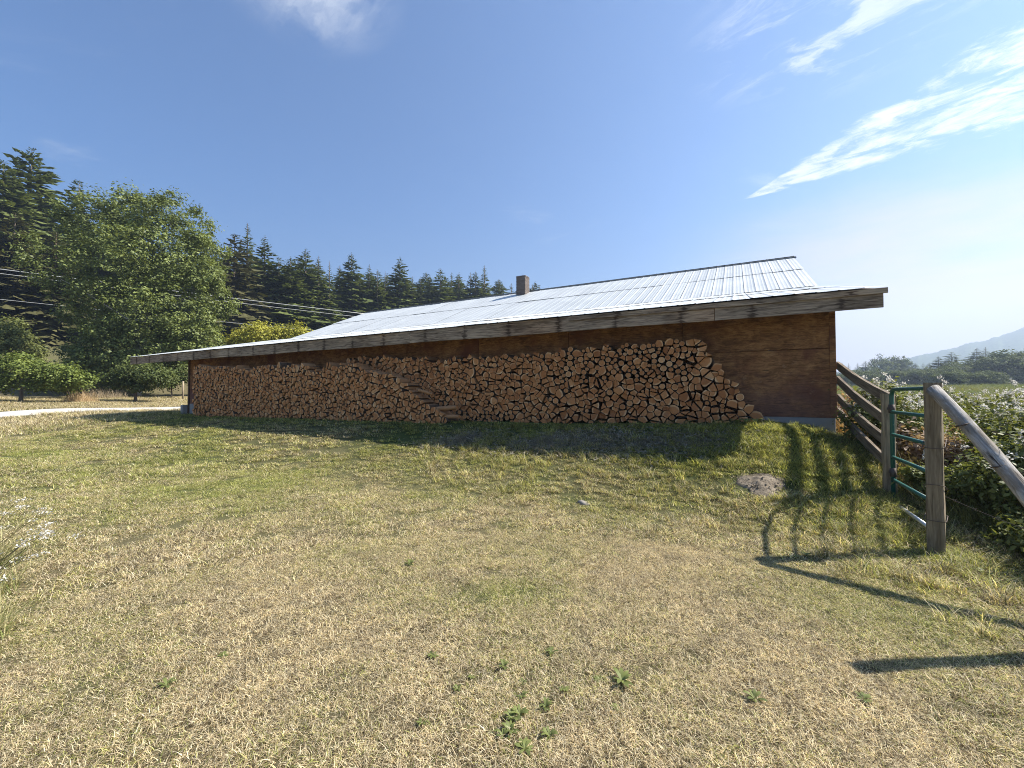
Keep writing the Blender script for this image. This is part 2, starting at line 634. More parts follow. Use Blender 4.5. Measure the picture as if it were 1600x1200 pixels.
m, t, out = material('concrete')
tc = t.add('ShaderNodeTexCoord')
n = t.noise(tc.outputs['Object'], 7.0, 8, 0.65)
n2 = t.noise(tc.outputs['Object'], 1.1, 4)
principled(t, out, t.mix(t.math('MULTIPLY', t.math('ADD', n, n2), 0.5), (0.22, 0.21, 0.20), (0.42, 0.41, 0.39)), 0.9, t.bump(n, 0.4, 0.01), spec=0.2)
M['concrete'] = m

m, t, out = material('chimney_brick')
tc = t.add('ShaderNodeTexCoord')
n = t.noise(tc.outputs['Object'], 4.0, 5, 0.6)
oi = t.add('ShaderNodeObjectInfo')
principled(t, out, t.mix(t.math('ADD', t.math('MULTIPLY', n, 0.5), t.math('MULTIPLY', oi.outputs['Random'], 0.5)), (0.10, 0.082, 0.072), (0.19, 0.16, 0.142)), 0.9, t.bump(n, 0.4, 0.01), spec=0.15)
M['brick'] = m
m, t, out = material('mortar')
principled(t, out, (0.33, 0.30, 0.27), 0.95)
M['mortar'] = m

M['rafter'] = wood_mat('rafter_timber', (0.055, 0.032, 0.02), (0.16, 0.10, 0.06), (12, 1, 12))
M['board'] = wood_mat('fence_board', (0.070, 0.052, 0.036), (0.25, 0.20, 0.145), (1, 10, 14))
M['post'] = wood_mat('post_timber', (0.085, 0.066, 0.042), (0.36, 0.295, 0.20), (14, 14, 1), bump=0.7)
m, t, out = material('grey_pole')
tc = t.add('ShaderNodeTexCoord')
co = tc.outputs['Object']
g = t.noise(t.mapping(co, (1.6, 13, 13)), 3.0, 9, 0.7, 0.9)
pt = t.noise(t.mapping(co, (1.0, 2.5, 2.5)), 3.5, 6, 0.65)
crk = t.step(t.noise(t.mapping(co, (0.9, 17, 17), loc=(3, 1, 4)), 2.2, 5, 0.6, 0.5), 0.60, 0.66)
col = t.mix(t.step(g, 0.3, 0.7), (0.16, 0.145, 0.125), (0.52, 0.49, 0.45))
col = t.mix(t.math('MULTIPLY', t.step(pt, 0.50, 0.62), 0.7), col, (0.20, 0.165, 0.125))
col = t.mix(t.math('MULTIPLY', crk, 0.85), col, (0.045, 0.038, 0.03))
principled(t, out, col, 0.9, t.bump(t.math('SUBTRACT', g, crk), 0.9, 0.008), spec=0.15)
M['pole'] = m

# log ends: rings round the pith; split faces; bark
m, t, out = material('log_end')
uv = t.add('ShaderNodeUVMap')
tn = t.attr('tone').outputs['Fac']
rad = t.vmath('LENGTH', uv.outputs[0])
wob = t.noise(t.vmath('ADD', uv.outputs[0], t.comb(t.math('MULTIPLY', tn, 40.0), 0, 0)), 14.0, 5, 0.6)
rings = t.math('SINE', t.math('MULTIPLY', t.math('ADD', rad, t.math('MULTIPLY', wob, 0.02)), 480.0))
heart = t.step(t.math('ADD', rad, t.math('MULTIPLY', wob, 0.03)), 0.105, 0.122, 0.0, 1.0)
c_h = t.ramp(tn, [(0.0, (0.25, 0.095, 0.034)), (0.35, (0.41, 0.170, 0.062)), (0.7, (0.52, 0.245, 0.098)), (1.0, (0.66, 0.40, 0.20))])
c_s = t.ramp(tn, [(0.0, (0.46, 0.235, 0.11)), (0.5, (0.66, 0.40, 0.20)), (1.0, (0.82, 0.60, 0.36))])
col = t.mix(heart, c_h, c_s)
col = t.mix(t.math('MULTIPLY', t.step(rings, -0.2, 1.0), 0.22), col, (0.24, 0.11, 0.05))
grit = t.noise(uv.outputs[0], 55.0, 4, 0.7)
blot = t.noise(t.vmath('ADD', uv.outputs[0], t.comb(0, t.math('MULTIPLY', tn, 17.0), 0)), 9.0, 3, 0.6)
col = t.mix(t.math('MULTIPLY', t.step(grit, 0.5, 0.75), 0.35), col, (0.28, 0.15, 0.08))
col = t.mix(t.math('MULTIPLY', t.step(blot, 0.52, 0.72), 0.45), col, (0.30, 0.155, 0.085))
principled(t, out, col, 0.85, t.bump(t.math('ADD', grit, t.math('MULTIPLY', rings, 0.1)), 0.5, 0.004), spec=0.15)
M['log_end'] = m
m, t, out = material('split_wood')
geo = t.add('ShaderNodeNewGeometry')
n = t.noise(t.mapping(geo.outputs['Position'], (8, 1.5, 14), (0, 0, TH)), 3.0, 6, 0.65)
tn = t.attr('tone').outputs['Fac']
principled(t, out, t.mix(t.math('MULTIPLY', t.math('ADD', n, tn), 0.5), (0.20, 0.09, 0.04), (0.52, 0.30, 0.15)), 0.85, t.bump(n, 0.5, 0.006), spec=0.15)
M['split'] = m
m, t, out = material('log_bark')
geo = t.add('ShaderNodeNewGeometry')
n = t.noise(geo.outputs['Position'], 24.0, 6, 0.7)
principled(t, out, t.mix(n, (0.05, 0.032, 0.022), (0.19, 0.135, 0.095)), 0.95, t.bump(n, 0.9, 0.012), spec=0.1)
M['log_bark'] = m

m, t, out = material('green_paint')
tc = t.add('ShaderNodeTexCoord')
n = t.noise(tc.outputs['Object'], 22.0, 6, 0.7)
n2 = t.noise(tc.outputs['Object'], 3.0, 3)
col = t.mix(n2, (0.012, 0.080, 0.066), (0.03, 0.125, 0.10))
col = t.mix(t.step(n, 0.62, 0.70), col, (0.22, 0.30, 0.26))
principled(t, out, col, t.math('ADD', 0.28, t.math('MULTIPLY', n, 0.3)), None, 0.0, 0.5)
M['green_paint'] = m
m, t, out = material('galvanised_tube')
principled(t, out, (0.55, 0.57, 0.57), 0.4, None, 0.7)
M['galv'] = m
m, t, out = material('rusty_wire')
principled(t, out, (0.09, 0.07, 0.06), 0.7, None, 0.4)
M['wire'] = m
m, t, out = material('cable')
principled(t, out, (0.50, 0.50, 0.48), 0.5)
M['cable'] = m

m, t, out = material('tree_bark')
geo = t.add('ShaderNodeNewGeometry')
n = t.noise(t.mapping(geo.outputs['Position'], (5, 5, 1)), 2.0, 6, 0.7)
principled(t, out, t.mix(n, (0.06, 0.045, 0.035), (0.22, 0.18, 0.14)), 0.95, t.bump(n, 0.8, 0.03), spec=0.1)
M['bark'] = m
m, t, out = material('pale_bark')
geo = t.add('ShaderNodeNewGeometry')
n = t.noise(t.mapping(geo.outputs['Position'], (2, 2, 4)), 2.0, 6, 0.7)
principled(t, out, t.mix(n, (0.22, 0.20, 0.17), (0.60, 0.57, 0.51)), 0.9, spec=0.1)
M['pale_bark'] = m

M['conifer'] = leaf_mat('conifer_needles', (0.030, 0.046, 0.013), (0.20, 0.235, 0.075), 0.18, 0.35)
M['conifer_brown'] = leaf_mat('brownish_needles', (0.032, 0.036, 0.014), (0.15, 0.14, 0.06), 0.18, 0.35)
M['conifer_lime'] = leaf_mat('fresh_needles', (0.040, 0.060, 0.016), (0.20, 0.23, 0.06), 0.2, 0.35)
M['big_leaf'] = leaf_mat('broad_leaves', (0.042, 0.060, 0.016), (0.285, 0.335, 0.098), 0.35, 0.45, 0.35)
M['fruit_leaf'] = leaf_mat('fruit_tree_leaves', (0.055, 0.085, 0.018), (0.27, 0.32, 0.075), 0.35, 0.8)
M['dark_leaf'] = leaf_mat('dark_shrub_leaves', (0.030, 0.048, 0.014), (0.17, 0.20, 0.06), 0.3, 0.8)
M['yellow_leaf'] = leaf_mat('yellowing_leaves', (0.20, 0.20, 0.028), (0.52, 0.50, 0.09), 0.35, 0.8)
M['bramble_leaf'] = leaf_mat('bramble_leaves', (0.055, 0.075, 0.020), (0.26, 0.28, 0.09), 0.35, 2.0)
M['bracken'] = leaf_mat('dry_bracken', (0.18, 0.115, 0.07), (0.50, 0.37, 0.26), 0.3, 2.0)
M['far_leaf'] = leaf_mat('far_leaves', (0.038, 0.058, 0.018), (0.19, 0.225, 0.075), 0.25, 0.12, 0.05)
M['weed'] = leaf_mat('weed_leaves', (0.065, 0.085, 0.022), (0.23, 0.26, 0.075), 0.3, 6.0, 0.4)
M['fluff'] = leaf_mat('white_seed_heads', (0.46, 0.44, 0.38), (0.80, 0.78, 0.73), 0.4, 3.0, .2, (1.0, 1.0, 1.0))
M['stem'] = leaf_mat('dry_stems', (0.15, 0.13, 0.065), (0.38, 0.34, 0.19), 0.1, 3.0)
M['straw'] = leaf_mat('straw_blades', (0.34, 0.23, 0.125), (0.70, 0.53, 0.32), 0.35, 2.0)
M['straw_pale'] = leaf_mat('pale_green_straw', (0.26, 0.24, 0.10), (0.62, 0.56, 0.30), 0.35, 2.0)
M['straw_grey'] = leaf_mat('greyish_straw', (0.22, 0.17, 0.11), (0.48, 0.39, 0.27), 0.3, 2.0)
M['clippings'] = leaf_mat('dry_clippings', (0.15, 0.135, 0.10), (0.36, 0.325, 0.25), 0.2, 2.0)
m, t, out = material('stone')
geo = t.add('ShaderNodeNewGeometry')
n = t.noise(geo.outputs['Position'], 20.0, 6, 0.7)
principled(t, out, t.mix(n, (0.12, 0.11, 0.095), (0.30, 0.275, 0.245)), 0.9, t.bump(n, 0.5, 0.01), spec=0.15)
M['stone'] = m


# ------------------------------------------------------------------ ground
def greenness(x, y):
    x = np.asarray(x, float)
    y = np.asarray(y, float)
    lx, ly = to_barn(x, y)
    q = -ly
    g = 0.16 + 0.44 * ss(y, 3.4, 6.6) * (1 - ss(q, 7.5, 10) * 0.6)
    g = g + 0.46 * ss(x, 1.3, 3.2) * ss(y, 2.0, 3.2) * (1 - ss(y, 7, 9))
    g = g + 0.45 * (1 - ss(q, .6, 2.0)) * (q > -1) - .18 * np.exp(-((q - 2.6) / 1.0) ** 2) * ss(lx, -7, -3)  # greener grass at barn foot, with some eave shade put into its colour
    g = g + 0.55 * (vnoise(x * 0.75 + 3, y * 0.75, 11) - 0.5) + 0.42 * (vnoise(x * 2.3, y * 2.3, 12) - 0.5)
    g = g + 0.5 * np.exp(-(((x - 0.0) / 0.35) ** 2 + ((y - 3.2) / 0.25) ** 2))
    left = 1 - ss(x / np.maximum(y, 0.5), -0.8, -0.5)
    far = ss(np.hypot(x, y), 19, 27)
    g = g * (1 - far * left) + far * left * 0.06
    right = ss(x / np.maximum(y, 0.5), 0.55, 0.8) * ss(np.hypot(x, y), 6, 9)
    g = g * (1 - right) + right * (0.75 + 0.5 * (vnoise(x * 0.2, y * 0.2, 9) - 0.5))
    wood = ss(np.hypot(x, y), 60, 85) * (1 - right)
    g = g * (1 - wood) + wood * 0.5
    return np.clip(g, 0, 1)


rr = np.concatenate([[0.0], 0.35 * 1.039 ** np.arange(0, 220)])
NA = 320
ang = np.linspace(0, 2 * np.pi, NA, endpoint=False)
gxv = np.concatenate([[0.0], (rr[1:, None] * np.cos(ang)).ravel()])
gyv = np.concatenate([[0.0], (rr[1:, None] * np.sin(ang)).ravel()])
gv = np.stack([gxv, gyv, gz(gxv, gyv)], 1)
NR = len(rr) - 1
i, k = np.meshgrid(np.arange(NR - 1), np.arange(NA), indexing='ij')
k2 = (k + 1) % NA
gq = np.stack([1 + i * NA + k, 1 + (i + 1) * NA + k, 1 + (i + 1) * NA + k2, 1 + i * NA + k2], -1).reshape(-1, 4)
gm = np_mesh('ground', gv, gq, [M['ground']], smooth=True)
a = gm.attributes.new('green', 'FLOAT', 'POINT')
a.data.foreach_set('value', greenness(gxv, gyv).astype(np.float32))
# close the small hole under the camera
hole = MB().poly([tuple(gv[1 + k]) for k in range(NA)])
tag(link('ground', gm), kind='structure')
GROUND_R = float(rr[-1])


def inside_barn(x, y, pad=0.0):
    lx, ly = to_barn(x, y)
    return (lx < 0.0 + pad) & (lx > -21.8 - pad) & (ly > 0.0 - pad) & (ly < 21)


# driveway, draped on the land
rp = [(-44, 11.5), (-36, 15.4), (-29.5, 19.3), (-25.5, 21.9), (-21.5, 25.6), (-17, 30.5), (-13.0, 37), (-11, 46)]
pts = []
for a_, b_ in zip(rp[:-1], rp[1:]):
    for s in np.linspace(0, 1, 8, endpoint=False):
        pts.append((a_[0] + (b_[0] - a_[0]) * s, a_[1] + (b_[1] - a_[1]) * s))
rv, rq = [], []
for j, (x, y) in enumerate(pts):
    x2, y2 = pts[min(j + 1, len(pts) - 1)]
    x1, y1 = pts[max(j - 1, 0)]
    d = Vector((x2 - x1, y2 - y1)).normalized()
    nrm = Vector((-d.y, d.x))
    for s in np.linspace(-1.45, 1.45, 7):
        w = s + (0.12 * math.sin(j * 1.7) + random.uniform(-.1, .1) if abs(s) > 1.4 else 0)
        xx, yy = x + nrm.x * w, y + nrm.y * w
        rv.append((xx, yy, gzf(xx, yy) + 0.045 - (0.05 if abs(s) > 1.4 else 0)))
for j in range(len(pts) - 1):
    for k in range(6):
        rq.append((j * 7 + k, j * 7 + k + 1, (j + 1) * 7 + k + 1, (j + 1) * 7 + k))
tag(link('gravel_road', np_mesh('gravel_road', rv, rq, [M['gravel']], smooth=True)), kind='structure')

# far hill
HY = 1000.0
prof = [(900, 640), (1200, 600), (1330, 580), (1380, 569), (1420, 560), (1460, 552), (1500, 541), (1540, 532), (1570, 524), (1600, 512), (1680, 486), (1800, 462), (1960, 452)]
hx = np.linspace(900, 1960, 420)
hyp = np.interp(hx, [p[0] for p in prof], [p[1] for p in prof])
hv, hq = [], []
rows = [(-380, 0.0), (-280, .35), (-160, .72), (-70, .93), (0, 1.0), (110, .9), (260, .5), (420, 0.0)]
for (dy, fz) in rows:
    for jx, (x, y) in enumerate(zip(hx, hyp)):
        p = at(x, y, HY)
        bump = (vnoise(x * 0.12, dy * 0.02 + x * .03, 21) - .5) * 6.0 * (fz > 0) + (random.uniform(-.6, 1.2) if fz > .9 else 0)
        hv.append((p.x * (HY + dy) / HY, HY + dy, max(-1.0, (p.z * fz) + bump * min(1, max(p.z, 0) / 20))))
n = len(hx)
for j in range(len(rows) - 1):
    for k in range(n - 1):
        hq.append((j * n + k, j * n + k + 1, (j + 1) * n + k + 1, (j + 1) * n + k))
tag(link('hill', np_mesh('hill', hv, hq, [M['hill']])), kind='structure')

# ------------------------------------------------------------------ barn
barn = empty('barn', (BC.x, BC.y, 0), TH)
tag(barn, 'long low weathered barn with shining corrugated metal roof and firewood along its plywood wall', 'barn')
EY, EZ = -0.67, 3.15                 # eave line
XR, XL, XLM, WL = 0.5, -25.5, -22.9, -21.8
JY, JZ = 5.28, 4.50                  # where the shallow roof meets the steep one
RY, RZ = 10.5, 6.78
T1 = (JZ - EZ) / (JY - EY)
T2 = (RZ - JZ) / (RY - JY)


def corrugated(width, run, tan, nrow=2):
    """one sheet: ribs run up the slope; local x across, y up-slope (horizontal), z up"""
    xs, zs = [], []
    nseg = 3
    for k in range(nseg):
        o_ = k * width / nseg
        for (f_, h_) in ((0.0, -.004 if k == 0 else 0), (0.008, 1.0), (0.028, 1.0), (0.040, 0.0), (.118, 0.0), (.124, .22), (.136, .22), (.142, 0.0), (.215, 0.0), (.221, .22), (.233, .22), (.239, 0.0)):
            xs.append(o_ + f_)
            zs.append(h_ * .008)
    xs.append(width - .006)
    zs.append(0.0)
    v, f = [], []
    m_ = len(xs)
    for j in range(nrow + 1):
        yy = run * j / nrow
        for x, z in zip(xs, zs):
            v.append((x, yy, z + yy * tan))
    for j in range(nrow):
        for k in range(m_ - 1):
            f.append((j * m_ + k, j * m_ + k + 1, (j + 1) * m_ + k + 1, (j + 1) * m_ + k))
    return np_mesh('roof_panel', v, f, [M['metal_roof']])


def lay_sheets(x0, x1, y0, z0, run, tan, wobble=0.05, flip=False):
    n_ = int(round((x1 - x0) / 0.90))
    wdt = (x1 - x0) / n_
    me = corrugated(wdt, run + 0.12, tan)
    for k in range(n_):
        o = link('roof_panel', me, barn)
        o.location = (x0 + k * wdt, y0 - 0.02 - random.uniform(0, wobble), z0 + random.uniform(0.0, 0.006))
        o.rotation_euler = (random.uniform(-.0012, .0012), 0, random.uniform(-.0015, .0015))
        if flip:
            o.rotation_euler = (0, 0, math.pi)
            o.location = (x0 + (k + 1) * wdt, y0, z0)


half_run = (RY - JY) / 2
lay_sheets(XL, XR + 0.03, EY - 0.06, EZ - 0.06 * T1, (JY - EY) / 2 + 0.1, T1, 0.035)
lay_sheets(XL, XR + 0.03, EY + (JY - EY) / 2, EZ + (JY - EY) / 2 * T1 + 0.014, (JY - EY) / 2, T1, 0.03)
lay_sheets(XLM, XR + 0.03, JY - 0.05, JZ + 0.035 - .05 * T2, half_run + 0.1, T2, 0.03)
lay_sheets(XLM, XR + 0.03, JY + half_run, JZ + half_run * T2 + 0.05, half_run - 0.08, T2, 0.03)
# rear slope
lay_sheets(XLM, XR + 0.03, RY + (RY - JY), JZ + 0.03, RY - JY, T2, 0.0, True)
# ridge cap: a folded strip in lengths
x = XLM
while x < XR:
    x2 = min(x + 3.0, XR + 0.04)
    rc = MB()
    for (sy) in (-1, 1):
        rc.poly([(x, RY, RZ + 0.105), (x2 + .05, RY, RZ + 0.105), (x2 + .05, RY + sy * 0.2, RZ + 0.105 - 0.2 * T2), (x, RY + sy * 0.2, RZ + 0.105 - 0.2 * T2)][::(1 if sy < 0 else -1)])
        rc.poly([(x, RY + sy * 0.2, RZ + 0.105 - 0.2 * T2), (x2 + .05, RY + sy * 0.2, RZ + 0.105 - 0.2 * T2), (x2 + .05, RY + sy * 0.2, RZ + 0.06 - 0.2 * T2), (x, RY + sy * 0.2, RZ + 0.06 - 0.2 * T2)][::(1 if sy < 0 else -1)])
    rc.build('ridge_cap', M['dark_metal'], barn)
    x = x2
# roof decking under the sheets (closes the underside)
dk = MB()
dk.poly([(XL + .05, EY + .03, EZ - .03), (XR - .05, EY + .03, EZ - .03), (XR - .05, JY, JZ - .03), (XL + .05, JY, JZ - .03)][::-1])
dk.poly([(XLM + .05, JY, JZ - .03), (XR - .05, JY, JZ - .03), (XR - .05, RY, RZ - .01), (XLM + .05, RY, RZ - .01)][::-1])
dk.poly([(XLM + .05, RY, RZ - .01), (XR - .05, RY, RZ - .01), (XR - .05, 2 * RY - JY, JZ - .03), (XLM + .05, 2 * RY - JY, JZ - .03)][::-1])
dk.build('roof_decking', M['rafter'], barn)
# rafters
me = MB().box(-.022, .022, 0, 1, -0.15, 0).mesh('rafter', M['rafter'])
for k in range(22):
    mb = MB()
    xx = XR - 0.25 - k * 1.2
    sh = Matrix(((1, 0, 0, xx), (0, 1, 0, 0), (0, T1, 1, EZ - 0.035 - T1 * EY), (0, 0, 0, 1)))
    mb.box(-.022, .022, EY + .02, JY - .05, -.145, 0, M=sh)
    mb.build('rafter', M['rafter'], barn)
# fascia planks (joints where the photograph shows them)
jx = [XL]
for pxj in (372, 641, 1117):
    jx.append(on_plane(pxj, 530, EY - .03)[0])
jx.append(XR)
for a_, b_ in zip(jx[:-1], jx[1:]):
    mb = MB()
    nseg = max(2, int((b_ - a_) / 0.6))
    dz = random.uniform(-.008, .008)
    for yy in (EY - .045, EY):
        for k in range(nseg + 1):
            xx = a_ + .004 + (b_ - a_ - .008) * k / nseg
            wv = 0.008 * math.sin(xx * 1.3) + random.uniform(-.004, .004)
            mb.v.append((xx, yy, 2.815 + wv + dz))
            mb.v.append((xx, yy, EZ - .028 + dz * .4))
    N2 = 2 * (nseg + 1)
    for k in range(nseg):
        q = 2 * k
        for fc in ((q, q + 2, q + 3, q + 1), (N2 + q, N2 + q + 1, N2 + q + 3, N2 + q + 2), (q, N2 + q, N2 + q + 2, q + 2), (q + 1, q + 3, N2 + q + 3, N2 + q + 1)):
            mb.f.append(list(fc))
            mb.mi.append(0)
            mb.sm.append(False)
    q = 2 * nseg
    for fc in ((0, 1, N2 + 1, N2), (q, N2 + q, N2 + q + 1, q + 1)):
        mb.f.append(list(fc))
        mb.mi.append(0)
        mb.sm.append(False)
    mb.build('fascia_board', M['fascia'], barn)
# thin upper trim strip at the eave's right end
MB().box(-4.6, XR + .045, EY - .075, EY - .048, EZ - .115, EZ - .032).build('trim_board', M['fascia'], barn)
# rake boards at both ends of the shallow roof and of the steep one
for xx in (XR - .03, XL):
    sh = Matrix(((1, 0, 0, xx), (0, 1, 0, 0), (0, T1, 1, EZ - .03 - T1 * EY), (0, 0, 0, 1)))
    MB().box(0, .035, EY + .03, JY, -.24, 0, M=sh).build('rake_board', M['fascia'], barn)
for xx in (XR - .03, XLM):
    for sgn, y0, y1, z0 in ((1, JY, RY, JZ), (-1, RY, 2 * RY - JY, RZ)):
        sh = Matrix(((1, 0, 0, xx), (0, 1, 0, 0), (0, sgn * T2, 1, z0 - .02 - sgn * T2 * y0), (0, 0, 0, 1)))
        MB().box(0, .035, y0 + .01, y1 - .01, -.2, 0, M=sh).build('rake_board', M['fascia'], barn)

# front wall: concrete footing, plywood sheets in two courses
MB().box(WL, 0.0, -.02, .22, 0.2, 1.075).build('footing', M['concrete'], barn, bevel=.01)
x = 0.0
kk = 0
while x > WL:
    x2 = max(x - 2.44, WL)
    for (z0, z1) in ((1.08, 2.288), (2.299, 3.20)):
        dy = random.uniform(-.004, .004)
        MB().box(x2 + .004, x - .004, -.012 + dy, .03 + dy, z0, z1).build('plywood_panel', M['plywood'], barn)
    x = x2
# end walls and rear wall (gable outline), inside volume is real
for xx in (-.06, WL):
    g_ = MB()
    out_ = [(.04, 0.2), (.04, EZ + T1 * (.04 - EY) - .16), (JY, JZ - .14), (RY, RZ - .12), (2 * RY - JY - .3, JZ - .02), (2 * RY - JY - .3, 0.2)]
    g_.poly([(xx, y, z) for y, z in out_])
    g_.poly([(xx + .06, y, z) for y, z in out_][::-1])
    for q in range(len(out_)):
        (y1, z1), (y2, z2) = out_[q], out_[(q + 1) % len(out_)]
        g_.poly([(xx, y1, z1), (xx + .06, y1, z1), (xx + .06, y2, z2), (xx, y2, z2)])
    g_.build('end_wall', M['plywood'], barn)
MB().box(WL + .07, -.07, 2 * RY - JY - .36, 2 * RY - JY - .3, .2, JZ - .05).build('rear_wall', M['plywood'], barn)
MB().box(WL - .1, WL - .005, -.05, .06, .3, 3.05).build('corner_post', M['rafter'], barn)
MB().box(WL - .30, WL - .11, -.22, .10, .3, 1.02).build('corner_footing', M['concrete'], barn, bevel=.012)
# corner trim on the right
MB().box(-.07, .018, -.034, -.0165, 1.08, 3.19).build('corner_board', M['plywood'], barn)

# chimney of stepped brick courses with a slightly wider cap
cx_, cy_ = -14.0, RY - .55
# solve for its place along the ridge from where it stands in view
best = None
for s in np.linspace(-20, -5, 301):
    p = BC + BX * s + BY * cy_
    pxv = 800 + p.x / p.y * FPX
    if best is None or abs(pxv - 817.5) < best[0]:
        best = (abs(pxv - 817.5), s)
cx_ = best[1]
ch = link('chimney', MB().box(-.235, .235, -.235, .235, -.5, .80).mesh('chimney', M['mortar']), barn, (cx_, cy_, RZ - .15))
br = MB().box(-.116, .116, -.056, .056, -.034, .034).mesh('brick', M['brick'])
nb = 0
for c in range(15):
    z = -.28 + c * .076
    hw = .262 if c == 14 else .25
    for side in range(4):
        for j in range(2):
            o = link('brick', br, ch)
            off_ = (-.125 + .25 * j) + (.062 if c % 2 else -.062)
            off_ = max(-.13, min(.13, off_))
            a_ = side * math.pi / 2
            dx, dy = off_, -hw + .05
            o.location = (dx * math.cos(a_) - dy * math.sin(a_), dx * math.sin(a_) + dy * math.cos(a_), z + .04)
            o.rotation_euler = (0, 0, a_)
MB().box(-.15, .15, -.15, .15, .80, .87).build('flue_cap', M['mortar'], ch)

# ------------------------------------------------------------------ firewood
def clip(poly, a_, b_, c_):
    """keep a*x+b*y<=c"""
    out_ = []
    n_ = len(poly)
    for j in range(n_):
        p, q = poly[j], poly[(j + 1) % n_]
        dp, dq = a_ * p[0] + b_ * p[1] - c_, a_ * q[0] + b_ * q[1] - c_
        if dp <= 0:
            out_.append(p)
        if dp * dq < 0:
            s = dp / (dp - dq)
            out_.append((p[0] + (q[0] - p[0]) * s, p[1] + (q[1] - p[1]) * s))
    return out_


def area_c(poly):
    A = cx = cy = 0
    for j in range(len(poly)):
        x0, y0 = poly[j]
        x1, y1 = poly[(j + 1) % len(poly)]
        w = x0 * y1 - x1 * y0
        A += w
        cx += (x0 + x1) * w
        cy += (y0 + y1) * w
    if abs(A) < 1e-9:
        return 0, poly[0]
    return A / 2, (cx / (3 * A), cy / (3 * A))


def drop_short(poly, frac=0.11):
    poly = list(poly)
    while len(poly) > 3:
        L = [math.dist(poly[j], poly[(j + 1) % len(poly)]) for j in range(len(poly))]
        per = sum(L)
        j = min(range(len(L)), key=lambda q: L[q])
        if L[j] > per * frac:
            break
        a_, b_ = poly[j], poly[(j + 1) % len(poly)]
        mid = ((a_[0] + b_[0]) / 2, (a_[1] + b_[1]) / 2)
        k_ = (j + 1) % len(poly)
        poly[j] = mid
        poly.pop(k_)
    return poly


